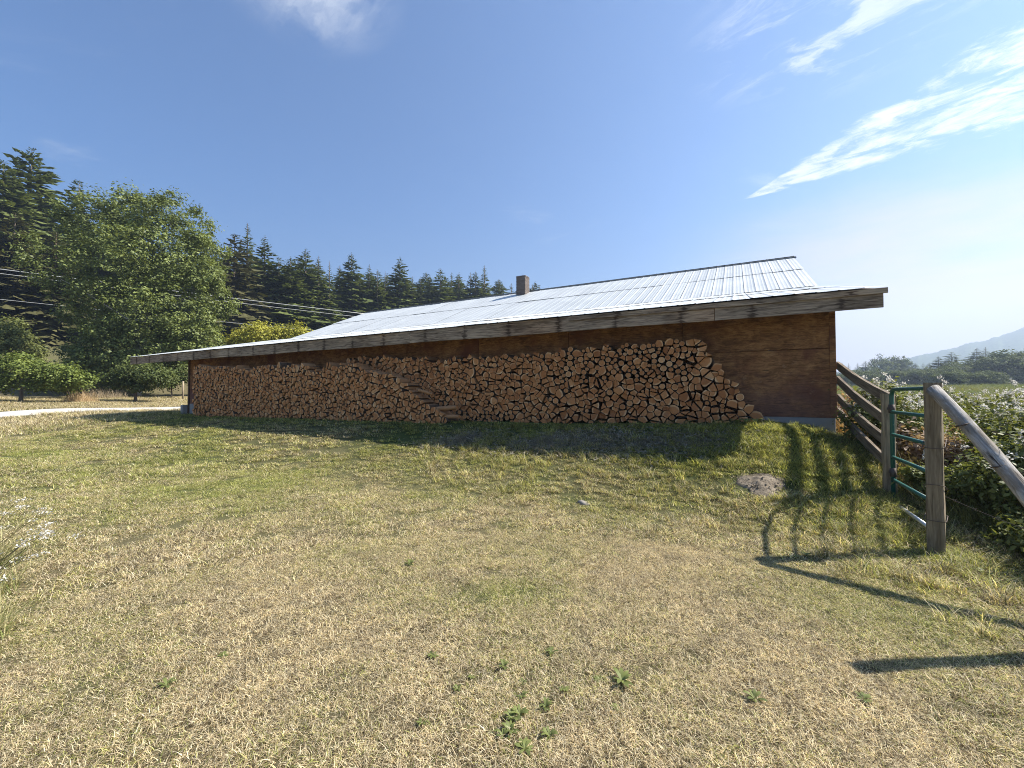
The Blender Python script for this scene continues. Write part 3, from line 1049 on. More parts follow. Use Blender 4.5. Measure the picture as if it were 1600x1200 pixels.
def pack(xs_, top_, bot_, dens, seed, rounds, gap):
    """returns list of (polygon, kind); polygons in the stack's face plane"""
    rs = random.Random(seed)
    x0, x1 = xs_[0], xs_[-1]
    topf = lambda x: float(np.interp(x, xs_, top_))
    botf = lambda x: float(np.interp(x, xs_, bot_))
    sites = []
    grid = {}
    cs = 0.3
    tries = 0
    while tries < 40000:
        tries += 1
        x = rs.uniform(x0 - .35, x1 + .35)
        lo, hi = botf(x), topf(x)
        z = rs.uniform(lo - .35, hi + .35)
        inside = lo < z < hi and x0 < x < x1
        rnd = inside and rs.random() < rounds(x, z)
        r_ = rs.uniform(.035, .075) if rnd else dens * rs.choice([.62, .8, .92, 1.0, 1.05, 1.18, 1.32])
        gx_, gy_ = int(x // cs), int(z // cs)
        ok = True
        for a_ in (-1, 0, 1):
            for b_ in (-1, 0, 1):
                for s in grid.get((gx_ + a_, gy_ + b_), ()):
                    if math.hypot((s[0] - x) * .92, (s[1] - z) * 1.12) < (s[2] + r_) * .80:
                        ok = False
                        break
        if ok:
            s = (x, z, r_, rnd, inside)
            sites.append(s)
            grid.setdefault((gx_, gy_), []).append(s)
    out_ = []
    for s in sites:
        if not s[4]:
            continue
        x, z, r_, rnd, _ = s
        poly = [(x - .28, z - .28), (x + .28, z - .28), (x + .28, z + .28), (x - .28, z + .28)]
        gx_, gy_ = int(x // cs), int(z // cs)
        for a_ in (-2, -1, 0, 1, 2):
            for b_ in (-2, -1, 0, 1, 2):
                for o in grid.get((gx_ + a_, gy_ + b_), ()):
                    if o is s:
                        continue
                    dx, dz = o[0] - x, o[1] - z
                    c_ = (o[0] ** 2 + o[1] ** 2 - x * x - z * z + (r_ ** 2 - o[2] ** 2) * .9) / 2
                    poly = clip(poly, dx, dz, c_)
                    if len(poly) < 3:
                        break
        if len(poly) < 3:
            continue
        A, c = area_c(poly)
        if A < .0012 or A > .06:
            continue
        if rnd:
            rad_ = min(abs((poly[j][0] - c[0]) * (poly[(j + 1) % len(poly)][1] - poly[j][1]) - (poly[j][1] - c[1]) * (poly[(j + 1) % len(poly)][0] - poly[j][0])) / max(1e-6, math.dist(poly[j], poly[(j + 1) % len(poly)])) for j in range(len(poly)))
            rad_ = max(.028, min(rad_ * .98, .11))
            el = rs.uniform(.9, 1.0)
            out_.append(([(c[0] + rad_ * math.cos(2 * math.pi * j / 12) * (1 + rs.uniform(-.03, .03)), c[1] + rad_ * el * math.sin(2 * math.pi * j / 12)) for j in range(12)], 'round', c))
            continue
        pieces = [poly]
        if A > .024 and rs.random() < .55:
            th = rs.choice([0.0, 0.2, -0.25, .9, -.9, 1.5]) + rs.uniform(-.35, .35)
            nx, nz = -math.sin(th), math.cos(th)
            cc = nx * c[0] + nz * c[1] + rs.uniform(-.015, .015)
            pieces = [clip(poly, nx, nz, cc), clip(poly, -nx, -nz, -cc)]
        for pc in pieces:
            if len(pc) < 3:
                continue
            pc = drop_short(pc, rs.choice([.09, .12, .15]))
            A2, c2 = area_c(pc)
            if A2 < .0015:
                continue
            # shrink about its middle, leaving a dark joint
            size = math.sqrt(A2)
            k_ = 1 - rs.uniform(*gap) / size
            pc = [(c2[0] + (p[0] - c2[0]) * k_, c2[1] + (p[1] - c2[1]) * k_) for p in pc]
            # the bark side is an arc struck from the pith; the split sides stay straight
            n_ = len(pc)
            j0 = rs.randrange(n_)
            if rs.random() < .45:
                pith = pc[j0]
            else:
                q0, q1 = pc[j0], pc[(j0 + 1) % n_]
                pith = ((q0[0] + q1[0]) / 2, (q0[1] + q1[1]) / 2)
            dm = max(math.dist(p, pith) for p in pc)
            Rk = dm * rs.uniform(.78, .9)
            new, barkf = [], []
            for j in range(n_):
                p, b_ = pc[j], pc[(j + 1) % n_]
                for s_ in (0, .25, .5, .75):
                    q = (p[0] + (b_[0] - p[0]) * s_, p[1] + (b_[1] - p[1]) * s_)
                    dd = math.dist(q, pith)
                    if dd > Rk:
                        q = (pith[0] + (q[0] - pith[0]) * Rk / dd, pith[1] + (q[1] - pith[1]) * Rk / dd)
                        new.append(q)
                        barkf.append(True)
                    elif s_ == 0:
                        new.append(q)
                        barkf.append(False)
            out_.append((new, 'split', pith, barkf))
    return out_


def log_arrays(poly, y0, y1, pith, barkf, skew=0.0):
    n_ = len(poly)
    v = [(p[0], y0, p[1]) for p in poly] + [(p[0] + skew, y1, p[1]) for p in poly]
    f = [list(range(n_)), list(range(2 * n_ - 1, n_ - 1, -1))]
    mi = [0, 0]
    for j in range(n_):
        j2 = (j + 1) % n_
        f.append([j, n_ + j, n_ + j2, j2])
        bk = True if barkf is None else (barkf[j] and barkf[j2])
        mi.append(2 if bk else 1)
    return v, f, mi


def log_mesh(items, name, org):
    """items: list of (v,f,mi,pith,tone)"""
    V, F, MI, UV, TN = [], [], [], [], []
    for (v, f, mi, pith, tone) in items:
        b = len(V)
        V += [(p[0] - org[0], p[1] - org[1], p[2] - org[2]) for p in v]
        F += [[b + q for q in fc] for fc in f]
        MI += mi
        TN += [tone] * len(v)
        for fc in f:
            rk = max(math.hypot(p[0] - pith[0], p[2] - pith[1]) for p in v[:len(v) // 2])
            UV += [((v[q][0] - pith[0]) * .12 / rk, (v[q][2] - pith[1]) * .12 / rk) for q in fc]
    me = bpy.data.meshes.new(name)
    me.from_pydata(V, [], F)
    for mm in (M['log_end'], M['split'], M['log_bark']):
        me.materials.append(mm)
    me.polygons.foreach_set('material_index', MI)
    uvl = me.uv_layers.new(name='UVMap')
    uvl.data.foreach_set('uv', np.asarray(UV, dtype=np.float32).ravel())
    a_ = me.attributes.new('tone', 'FLOAT', 'POINT')
    a_.data.foreach_set('value', np.asarray(TN, dtype=np.float32))
    me.update()
    return me


YB, YF = -.45, -.86                      # faces of the rear and the front row
back_px = [(545, 560), (600, 557), (640, 561), (700, 562), (760, 556), (800, 556), (850, 550), (900, 545), (950, 540), (1000, 537), (1050, 531), (1090, 530), (1098, 535), (1115, 553), (1128, 575), (1148, 600), (1165, 622), (1182, 640), (1200, 650), (1205, 660)]
front_px = [(302, 571), (340, 573), (380, 575), (420, 572), (450, 570), (478, 571), (488, 579), (500, 578), (512, 569), (535, 568), (560, 571), (590, 580), (615, 590), (640, 604), (660, 619), (676, 634), (690, 648), (694, 657)]


def outline(pxs, yl):
    xs_, tp = zip(*[on_plane(a_, b_, yl) for a_, b_ in pxs])
    bt = []
    for xv in xs_:
        p = BC + BX * xv + BY * (yl)
        bt.append(gzf(p.x, p.y) - .02)
    return list(xs_), list(tp), bt


logs = []
xs_b, tp_b, bt_b = outline(back_px, YB)
xs_f, tp_f, bt_f = outline(front_px, YF)
x800 = on_plane(800, 600, YB)[0]
x690 = on_plane(690, 600, YB)[0]


def rounds_b(x, z):
    rel = (z - 1.0) / 1.3
    if x > on_plane(870, 600, YB)[0] and z > 1.75 and x < on_plane(1080, 600, YB)[0]:
        return .42
    if z < 1.05 and on_plane(700, 600, YB)[0] < x < on_plane(800, 600, YB)[0]:
        return .75
    return .05


for (poly, kind, pith, *rest) in pack(xs_b, tp_b, bt_b, .079, 11, rounds_b, (.006, .010)):
    logs.append((poly, kind, pith, rest[0] if rest else None, YB + random.uniform(-.035, .035), YB + .40))
for (poly, kind, pith, *rest) in pack(xs_f, tp_f, bt_f, .082, 12, lambda x, z: .05, (.011, .017)):
    logs.append((poly, kind, pith, rest[0] if rest else None, YF + random.uniform(-.03, .03), YF + .40))


def log_depth(poly, yl):
    x = sum(p[0] for p in poly) / len(poly)
    return (BC + BX * x + BY * yl).y


front_x = xs_f[-1]
scored = []
for L in logs:
    A = abs(area_c(L[0])[0])
    left_part = sum(p[0] for p in L[0]) / len(L[0]) < x690
    scored.append((A / log_depth(L[0], L[4]) ** 2 * (.01 if left_part else 1), L))
scored.sort(key=lambda a_: -a_[0])
singles, mass = [L for _, L in scored[:285]], [L for _, L in scored[285:]]
GRP = 'firewood logs stacked along the barn wall'


def place_log(L, label):
    poly, kind, pith, barkf, y0, y1 = L
    v, f, mi = log_arrays(poly, y0, y1, pith, barkf, random.uniform(-.02, .02))
    tone = min(1, max(0, random.gauss(.45, .15) + (.2 if kind == 'round' else 0)))
    c = (sum(p[0] for p in poly) / len(poly), y0, min(p[1] for p in poly))
    me = log_mesh([(v, f, mi, pith, tone)], 'firewood_log', c)
    wl = BC + BX * c[0] + BY * c[1]
    o = link('firewood_log', me, None, (wl.x, wl.y, c[2]))
    o.rotation_euler = (0, 0, TH)
    return tag(o, label, 'log', GRP)


def cen(L):
    return (sum(p[0] for p in L[0]) / len(L[0]), sum(p[1] for p in L[0]) / len(L[0]))


rightmost = max(singles, key=lambda L: cen(L)[0])
topmost = max(singles, key=lambda L: cen(L)[1])
biground = max((L for L in singles if L[1] == 'round'), key=lambda L: abs(area_c(L[0])[0]))
bigsplit = max((L for L in singles if L[1] == 'split'), key=lambda L: abs(area_c(L[0])[0]))
special = {id(rightmost): 'last firewood log at the sloping right foot of the stack, nearest the bare plywood',
           id(topmost): 'highest firewood log on the crest of the stack under the eave',
           id(biground): 'thickest round unsplit log in the firewood stack',
           id(bigsplit): 'split firewood log with the widest cut face in the stack'}
for L in singles:
    if id(L) in special:
        lab = special[id(L)]
    elif L[1] == 'round':
        lab = 'round unsplit log with pale ringed end in the right half of the firewood stack'
    else:
        lab = 'split firewood log with tan cut face in the right half of the stack'
    place_log(L, lab)
items = []
for L in mass:
    v, f, mi = log_arrays(L[0], L[4], L[5], L[2], L[3], random.uniform(-.02, .02))
    items.append((v, f, mi, L[2], min(1, max(0, random.gauss(.55 if L[4] < YB - .2 else .42, .15)))))
o = link('firewood_stack', log_mesh(items, 'firewood_stack', (0, 0, 0)), None, (BC.x, BC.y, 0))
o.rotation_euler = (0, 0, TH)
tag(o, 'long stack of small split firewood under the eave, left part of the wall', 'firewood', kind='stuff')

# split logs lying lengthwise on the sloping end of the front row
for j, (pa, pb, r0, lab) in enumerate([((645, 608), (670, 616), .055, 'split log lying sideways near the top of the step in the firewood'),
                                       ((671, 640), (708, 637), .075, 'big split log lying lengthwise at the foot of the step'),
                                       ((676, 652), (712, 651), .07, 'lowest split log lying lengthwise on the grass below the step')]):
    x0, z0 = on_plane(*pa, YF - .02)
    x1, z1 = on_plane(*pb, YF - .02)
    mb = MB()
    n_ = 6
    pts_ = [Vector((x0 + (x1 - x0) * s, YF + .13 + random.uniform(-.012, .012), z0 + (z1 - z0) * s + random.uniform(-.008, .008))) for s in (0, .3, .65, 1)]
    c0 = pts_[0]
    mb.tube([p - c0 for p in pts_], [r0 * .7, r0, r0 * 1.0, r0 * .75], 7, 1, True, .16, .8)
    mb.mi[-1] = mb.mi[-2] = 0
    me = mb.mesh('firewood_log', M['log_end'], M['split'])
    a_ = me.attributes.new('tone', 'FLOAT', 'POINT')
    a_.data.foreach_set('value', np.full(len(me.vertices), random.uniform(.2, .55), dtype=np.float32))
    wl = BC + BX * c0.x + BY * c0.y
    o = link('firewood_log', me, None, (wl.x, wl.y, c0.z))
    o.rotation_euler = (0, 0, TH)
    tag(o, lab, 'log', GRP)

# ------------------------------------------------------------------ fence, gate, posts
HP = Vector((4.56, 5.05, 0))            # hinge post
HP.z = gzf(HP.x, HP.y)
NP = Vector((3.915, 3.87, 0))            # near (latch) post
NP.z = gzf(NP.x, NP.y)
OP = Vector((3.66, 2.42, 0))            # brace anchor post, out of view to the right
OP.z = gzf(OP.x, OP.y)


def square_post(name, base, h, w, rz, label, grp):
    mb = MB()
    nz_ = 9
    for k in range(nz_):
        z = -.3 + (h + .3) * k / (nz_ - 1)
        for (sx, sy) in ((-1, -1), (1, -1), (1, 1), (-1, 1)):
            for (bx, by) in (((1, .82), (.82, 1)) if sx * sy > 0 else ((.82, 1), (1, .82))):
                wv = .004 * math.sin(z * 9 + sx * 2 + sy) + random.uniform(-.0025, .0025)
                mb.v.append((sx * bx * w / 2 + wv, sy * by * w / 2 + wv, z))
    for k in range(nz_ - 1):
        for j in range(8):
            j2 = (j + 1) % 8
            mb.f.append([k * 8 + j, k * 8 + j2, (k + 1) * 8 + j2, (k + 1) * 8 + j])
            mb.mi.append(0)
            mb.sm.append(False)
    mb.f.append([(nz_ - 1) * 8 + j for j in range(8)])
    mb.mi.append(0)
    mb.sm.append(False)
    o = mb.build(name, M['post'], None, tuple(base))
    o.rotation_euler = (0, 0, rz)
    return tag(o, label, 'post', grp)


gate_dir = (HP - NP).normalized()
grz = math.atan2(gate_dir.y, gate_dir.x)
square_post('gate_post', HP, 1.50 - HP.z, .115, grz, 'square wooden hinge post between the board fence and green gate', 'wooden posts by the green gate')
near_post = square_post('gate_post', NP, 1.60 - NP.z, .118, R(40), 'square wooden gate post in front, with a grey pole leaning on its top', 'wooden posts by the green gate')
square_post('gate_post', OP, 1.66, .095, R(5), 'wooden fence post holding the foot of the leaning grey pole', 'wooden posts by the green gate')

# staples and wraps of wire on the near post
for (zz, tilt) in ((1.02, .04), (.62, -.03), (.34, .02)):
    mb = MB()
    ring = [Vector((math.copysign(min(abs(math.cos(th)) * .11, .073), math.cos(th)), math.copysign(min(abs(math.sin(th)) * .11, .073), math.sin(th)), zz + tilt * math.cos(th))) for th in np.linspace(0, 2 * math.pi, 25)]
    mb.tube(ring, .0035, 5, 0, False)
    mb.build('wire_wrap', M['wire'], near_post)

# board fence running up the bank to the barn
fence = empty('board_fence', (HP.x, HP.y, HP.z))
tag(fence, 'four-rail weathered board fence climbing the bank from gate to barn corner', 'fence')
cpos = BC + BX * 0.045 + BY * 0.02
for (pz, cz) in ((1.395, 1.995), (1.09, 1.74), (.83, 1.43), (.57, 1.20)):
    a_ = Vector((HP.x + .02, HP.y - .09, pz))
    b_ = Vector((cpos.x, cpos.y, cz))
    a_ = a_ + (b_ - a_).normalized() * .075
    d = b_ - a_
    L_ = d.length
    mb = MB()
    n_ = 9
    hw, tk = .064, .019
    for k in range(n_):
        s = k / (n_ - 1)
        sag = -.035 * math.sin(math.pi * s) + random.uniform(-.003, .003)
        for (yy, z2) in ((-tk, -hw), (tk, -hw), (tk, hw), (-tk, hw)):
            mb.v.append((s * L_, yy, z2 * (1 + random.uniform(-.05, .05)) + sag))
    for k in range(n_ - 1):
        for j in range(4):
            j2 = (j + 1) % 4
            mb.f.append([k * 4 + j, (k + 1) * 4 + j, (k + 1) * 4 + j2, k * 4 + j2])
            mb.mi.append(0)
            mb.sm.append(False)
    mb.f += [[0, 1, 2, 3], [(n_ - 1) * 4 + j for j in (3, 2, 1, 0)]]
    mb.mi += [0, 0]
    mb.sm += [False, False]
    o = mb.build('board', M['board'], fence, tuple(a_ - fence.location))
    o.rotation_euler = (0, -math.atan2(d.z, math.hypot(d.x, d.y)), math.atan2(d.y, d.x))

# tubular gate: rounded outer frame, inner rails
gA = HP - gate_dir * .125 + Vector((.0, -.005, 0))
gB = NP + gate_dir * .04
gA.z = gB.z = 0
glen = (gA - gB).length
gate = empty('tube_gate', (gA.x, gA.y, .22), math.atan2(gB.y - gA.y, gB.x - gA.x))
tag(gate, 'green tubular steel gate between the two square wooden posts', 'gate')
rt = .021
ztop = 1.33
fr = []
rc_ = .11
fr.append(Vector((0, 0, 0)))
fr.append(Vector((0, 0, ztop - rc_)))
for th in np.linspace(0, math.pi / 2, 6)[1:]:
    fr.append(Vector((rc_ - rc_ * math.cos(th), 0, ztop - rc_ + rc_ * math.sin(th))))
for th in np.linspace(0, math.pi / 2, 6):
    fr.append(Vector((glen - rc_ + rc_ * math.sin(th), 0, ztop - rc_ + rc_ * math.cos(th))))
fr.append(Vector((glen, 0, 0)))
MB().tube(fr, rt, 10).build('frame', M['green_paint'], gate)
for k in range(1, 6):
    z = ztop - k * .266
    MB().tube([(.015, 0, z), (glen - .015, 0, z)], rt * .92, 10).build('rail', M['green_paint'] if k < 5 else M['galv'], gate)
for z in (1.10, .35):
    mb = MB()
    mb.box(-.11, .02, -.022, .022, z - .016, z + .016)
    mb.tube([(0, 0, z - .05), (0, 0, z + .05)], .031, 8)
    mb.build('hinge', M['wire'], gate)
mb = MB()
for k in range(7):
    c = Vector((glen - .05 + .012 * (k % 2), -.03 - .004 * k, .80 - .022 * k))
    mb.tube([c + Vector((0, .012 * math.cos(a2) * (k % 2) + .003, .017 * math.sin(a2))) + Vector((.012 * math.cos(a2) * (1 - k % 2), 0, 0)) for a2 in np.linspace(0, 2 * math.pi, 9)], .004, 5, 0, False)
mb.build('latch_chain', M['galv'], gate)

# leaning grey pole
a_ = Vector((3.83, 3.745, 1.50))
b_ = Vector((3.665, 2.52, .22))
d = (b_ - a_)
L_ = d.length
mb = MB()
mb.tube([(L_ * s, .006 * math.sin(s * 7), .01 * math.sin(s * 4)) for s in np.linspace(-.035, 1, 14)], [.050 + .009 * s for s in np.linspace(0, 1, 14)], 14, 0, True, .035)
o = mb.build('leaning_pole', M['pole'], None, tuple(a_))
o.rotation_euler = (0, -math.atan2(d.z, math.hypot(d.x, d.y)), math.atan2(d.y, d.x))
tag(o, 'weathered grey round pole leaning diagonally from the top of the front gate post', 'pole')
for s in (.22, .45):          # checks across the pole
    mk = MB()
    mk.tube([(L_ * s - .02, -.064, -.01), (L_ * s, -.058, .025), (L_ * s + .004, -.02, .058)], .0055, 5)
    mk.build('split_mark', M['wire'], o)

# barbed wires from the near post to the right
for (z0, z1, lab) in ((1.27, 1.16, 'topmost strand of barbed wire running right from the front gate post'),
                      (.98, .9, 'middle strand of barbed wire running right from the front gate post'),
                      (.55, .5, 'lowest strand of barbed wire running right from the front gate post')):
    mb = MB()
    A_ = Vector((NP.x + .09, NP.y, z0))
    B_ = Vector((OP.x + .1, OP.y, z1))
    pts_ = [A_.lerp(B_, s) + Vector((0, 0, -.05 * math.sin(math.pi * s))) - A_ for s in np.linspace(0, 1, 16)]
    mb.tube(pts_, .0022, 5)
    for s in range(1, 15, 2):
        p = pts_[s]
        mb.tube([p + Vector((-.012, 0, .014)), p + Vector((.012, 0, -.014))], .0016, 4)
        mb.tube([p + Vector((-.008, .01, -.014)), p + Vector((.008, -.01, .014))], .0016, 4)
    tag(mb.build('barbed_wire', M['wire'], None, tuple(A_)), lab, 'wire', 'barbed wire strands')


# ------------------------------------------------------------------ foliage builders
def leaf_quads(C, size, aspect=1.7, up=0.25, rs=rng, bias=None):
    """one pointed leaf quad per centre"""
    n_ = len(C)
    nrm = rs.normal(size=(n_, 3))
    nrm[:, 2] = np.abs(nrm[:, 2]) + up
    if bias is not None:
        nrm = nrm * .62 + bias * 1.1
    nrm /= np.linalg.norm(nrm, axis=1, keepdims=True)
    t_ = rs.normal(size=(n_, 3))
    t_ -= nrm * (t_ * nrm).sum(1, keepdims=True)
    t_ /= np.linalg.norm(t_, axis=1, keepdims=True)
    b_ = np.cross(nrm, t_)
    s_ = (np.asarray(size) * rs.uniform(.65, 1.35, n_))[:, None]
    L_ = s_ * .5 * aspect ** .5
    w_ = s_ * .5 / aspect ** .5
    V = np.stack([C - t_ * L_, C + b_ * w_ - t_ * L_ * .1 + nrm * w_ * .25, C + t_ * L_, C - b_ * w_ - t_ * L_ * .1 + nrm * w_ * .25], 1)
    Q = np.arange(n_ * 4).reshape(n_, 4)
    return V.reshape(-1, 3), Q


def cloud(lobes, n_clusters, per, crad, rs):
    """leaf centres in clusters spread through several ellipsoid lobes, denser near their outside"""
    vol = np.array([l[3] * l[4] * l[5] for l in lobes]) ** (2 / 3)
    pick = rs.choice(len(lobes), n_clusters, p=vol / vol.sum())
    L_ = np.array(lobes)[pick]
    d = rs.normal(size=(n_clusters, 3))
    d /= np.linalg.norm(d, axis=1, keepdims=True)
    rad_ = rs.uniform(.25, 1.0, n_clusters) ** .45 * rs.uniform(.85, 1.1, n_clusters)
    c = L_[:, :3] + d * L_[:, 3:6] * rad_[:, None]
    sz = rs.uniform(.6, 1.4, n_clusters)
    pts_ = np.repeat(c, per, 0) + rs.normal(size=(n_clusters * per, 3)) * (crad * np.repeat(sz, per))[:, None] * np.array([1, 1, .7])
    ton = np.repeat(rs.uniform(0, 1, n_clusters), per) * .72 + rs.uniform(0, .28, n_clusters * per)
    out_v = (pts_ - np.repeat(c, per, 0)) / (crad * 1.2) + np.repeat(d, per, 0) * .55 + np.array([0, 0, .35])
    global LAST_BIAS
    LAST_BIAS = out_v / (np.linalg.norm(out_v, axis=1, keepdims=True) + .2)
    return c, pts_, ton


def leafy_mesh(name, pts_, ton, size, mat, aspect=1.7, up=.25, rs=rng, bias=None):
    V, Q = leaf_quads(pts_, size, aspect, up, rs, bias)
    return np_mesh(name, V, Q, [mat], np.repeat(ton, 4))


def limb_path(a_, b_, sag=.1, n_=5):
    a_, b_ = Vector(a_), Vector(b_)
    return [a_.lerp(b_, s) + Vector((random.uniform(-.03, .03), random.uniform(-.03, .03), 0)) * (b_ - a_).length * (s * (1 - s) * 4) + Vector((0, 0, sag * (b_ - a_).length * s * (1 - s))) for s in np.linspace(0, 1, n_)]


def broad_tree(name, loc, lobes, ncl, per, crad, leaf, leafmat, barkmat, trunk_r, label, cat='tree', group=None, nlimbs=14, fork=.25, seed=1):
    rs = np.random.default_rng(seed)
    root = empty(name, loc)
    tag(root, label, cat, group)
    c, pts_, ton = cloud(lobes, ncl, per, crad, rs)
    keep = pts_[:, 2] > .12
    link('crown', leafy_mesh('crown', pts_[keep], ton[keep], leaf, leafmat, rs=rs, bias=LAST_BIAS[keep]), root)
    mb = MB()
    top = max(l[2] for l in lobes)
    mb.tube([(0, 0, -.3), (0.02 * top, 0, top * .15), (-.01 * top, .01 * top, top * .45), (0, 0, top * .85)], [trunk_r * 1.35, trunk_r, trunk_r * .7, trunk_r * .2], 9)
    for j in range(nlimbs):
        tgt = c[int(rs.integers(len(c)))]
        h = min(top * .8, max(top * fork * .6, tgt[2] * rs.uniform(.35, .75)))
        mb.tube(limb_path((0, 0, h), Vector((0, 0, h)).lerp(Vector(tgt), .68), .12), [trunk_r * .30, trunk_r * .23, trunk_r * .17, trunk_r * .11, trunk_r * .05], 6, 0, False)
    mb.build('trunk', barkmat, root)
    return root


def conifer_mesh(H, Rm, seed, levels=46, nb=8, sprays=7, mat='conifer', gap=0.0, power=.85):
    rs = np.random.default_rng(seed)
    V, T_ = [], []
    for li in range(levels):
        f_ = li / (levels - 1)
        z = H * (.04 + .95 * f_ ** .92) + rs.uniform(-.01, .01) * H
        base = Rm * (1 - (z / H)) ** power
        irregular = 1 + .22 * math.sin(li * 1.7 + seed) * rs.uniform(.4, 1)
        n_ = max(4, int(nb * (1 - .35 * f_)))
        a0 = rs.uniform(0, 6.28)
        for k in range(n_):
            if rs.random() < gap:
                continue
            az = a0 + 6.283 * k / n_ + rs.uniform(-.35, .35)
            L_ = max(.022 * H * (1.12 - f_), base * irregular * rs.uniform(.62, 1.2)) + .002 * H
            pitch = (-.28 + .75 * f_ ** 1.5) + rs.uniform(-.12, .12)
            dirv = np.array([math.cos(az) * math.cos(pitch), math.sin(az) * math.cos(pitch), math.sin(pitch)])
            side = np.array([-math.sin(az), math.cos(az), 0])
            tone = rs.uniform(0, 1)
            for q in range(sprays):
                s = (.22 + .78 * (q + rs.uniform(0, .8)) / sprays)
                sd_ = rs.uniform(-1, 1)
                p = dirv * L_ * s + side * sd_ * L_ * .26 * (1.15 - s) + np.array([0, 0, z - .10 * L_ * s * s])
                fw = dirv * rs.uniform(.7, 1) + side * sd_ * .8 + np.array([0, 0, rs.uniform(-.45, .1)])
                fw /= np.linalg.norm(fw)
                ln = L_ * rs.uniform(.20, .36) + .012 * H * (1.08 - f_)
                wd = ln * rs.uniform(.28, .45)
                sv = np.cross(fw, np.array([rs.normal() * .35, rs.normal() * .35, 1]))
                sv /= np.linalg.norm(sv) + 1e-6
                dr = np.array([0, 0, -wd * .5])
                V += [p - fw * ln * .45, p + sv * wd + dr, p + fw * ln * .75 + dr * .6, p - sv * wd + dr]
                T_ += [min(1, tone * .65 + rs.uniform(0, .35))] * 4
    V = np.array(V)
    me = np_mesh('crown', V, np.arange(len(V)).reshape(-1, 4), [M[mat]], np.array(T_))
    tr = MB().tube([(0, 0, -1), (0, 0, H * .5), (0, 0, H * .99)], [H * .014, H * .008, H * .001], 7).mesh('trunk', M['bark'])
    return me, tr


CON = {}
for key, (Rm, seed, lv, nb, sp, mt, gp, pw) in {
        'full': (.185, 3, 54, 9, 8, 'conifer', .03, .8), 'slim': (.135, 5, 50, 8, 7, 'conifer', .05, .9),
        'shaggy': (.20, 8, 48, 8, 8, 'conifer', .10, .7), 'spire': (.115, 13, 46, 7, 6, 'conifer', .12, 1.0),
        'brown': (.19, 21, 50, 8, 8, 'conifer_brown', .06, .65), 'lime': (.17, 34, 48, 8, 7, 'conifer_lime', .06, .75),
        'old': (.22, 55, 62, 9, 9, 'conifer', .12, .62)}.items():
    CON[key] = conifer_mesh(20.0, 20.0 * Rm * 1.45, seed, lv, nb, sp, mt, gp, pw)


def conifer(key, px, ytop, depth, label, group, wide=1.0, base=None):
    p = at(px, ytop, depth)
    b = gzf(p.x, p.y) if base is None else base
    H = p.z - b
    root = empty('conifer', (p.x, p.y, b - .1), random.uniform(0, 6.28))
    tag(root, label, 'tree', group)
    k_ = H / 20.0
    wide *= 1.27
    root.scale = (k_ * wide, k_ * wide, k_)
    link('crown', CON[key][0], root)
    link('trunk', CON[key][1], root)
    return root


# the skyline, left to right
GC = 'conifers on the slope behind the barn'
conifer('old', 6, 250, 60, 'dark conifer cut by the left frame edge, beside the tallest one', GC, .8)
conifer('old', 50, 230, 66, 'tallest dark conifer of all, towering left of the leafy tree', GC, .74)
conifer('shaggy', 124, 279, 74, 'conifer whose pointed top shows just above the left shoulder of the leafy tree', GC, .9)
conifer('full', 186, 289, 78, 'slender conifer top poking up behind the middle of the leafy tree', GC, .8)
conifer('brown', 24, 330, 56, 'lower conifer filling the left edge beneath the tallest one', GC, 1.0)
conifer('brown', 88, 360, 58, 'lower conifer between the tallest conifer and the leafy tree', GC, 1.0)
conifer('brown', 332, 375, 66, 'brownish conifer half hidden by the right side of the leafy tree', GC, .9)
conifer('brown', 367, 364, 70, 'brownish shaggy conifer just right of the leafy tree', GC, 1.0)
conifer('slim', 387, 346, 76, 'tallest spire right of the leafy tree, with bare upper trunk', GC, .95)
conifer('full', 414, 367, 78, 'dark conifer second highest right of the leafy tree', GC, .9)
sky_list = [(436, 400, 'shaggy'), (454, 400, 'full'), (478, 387, 'full'), (498, 398, 'slim'), (515, 406, 'spire'), (549, 394, 'full'), (577, 411, 'slim'), (590, 420, 'lime'), (602, 423, 'spire'),
            (625, 400, 'full'), (644, 430, 'slim'), (657, 432, 'full'), (672, 428, 'slim'), (688, 418, 'lime'), (706, 424, 'slim'), (717, 425, 'lime'), (735, 424, 'slim'), (743, 423, 'full'), (757, 413, 'slim'), (781, 436, 'full'), (799, 441, 'slim')]
ordn = ['nearest', 'second', 'third', 'fourth', 'fifth', 'sixth', 'seventh', 'eighth', 'ninth', 'tenth', 'eleventh', 'twelfth', 'thirteenth', 'fourteenth', 'fifteenth', 'sixteenth', 'seventeenth', 'eighteenth', 'nineteenth', 'twentieth', 'twenty-first']
look = {'full': 'dense dark conifer', 'slim': 'slim dark conifer', 'spire': 'thin pointed conifer', 'shaggy': 'shaggy conifer', 'lime': 'lighter green conifer'}
for j, (px, yt, key) in enumerate(sky_list):
    nth = len(sky_list) - 1 - j
    dep = 76 + 46 * (px - 436) / 360 + random.uniform(-3, 3)
    lab = look[key] + (', nearest one left of the brick chimney on the skyline' if nth == 0 else ', ' + ordn[nth] + ' along the skyline leftward from the brick chimney')
    conifer(key, px, yt, dep, lab, GC, random.uniform(1.0, 1.25))
conifer('slim', 832, 444, 128, 'small conifer tip showing just right of the brick chimney', GC, 1.2)
conifer('slim', 843, 446, 131, 'tiny conifer tip, second one right of the brick chimney', GC, 1.2)
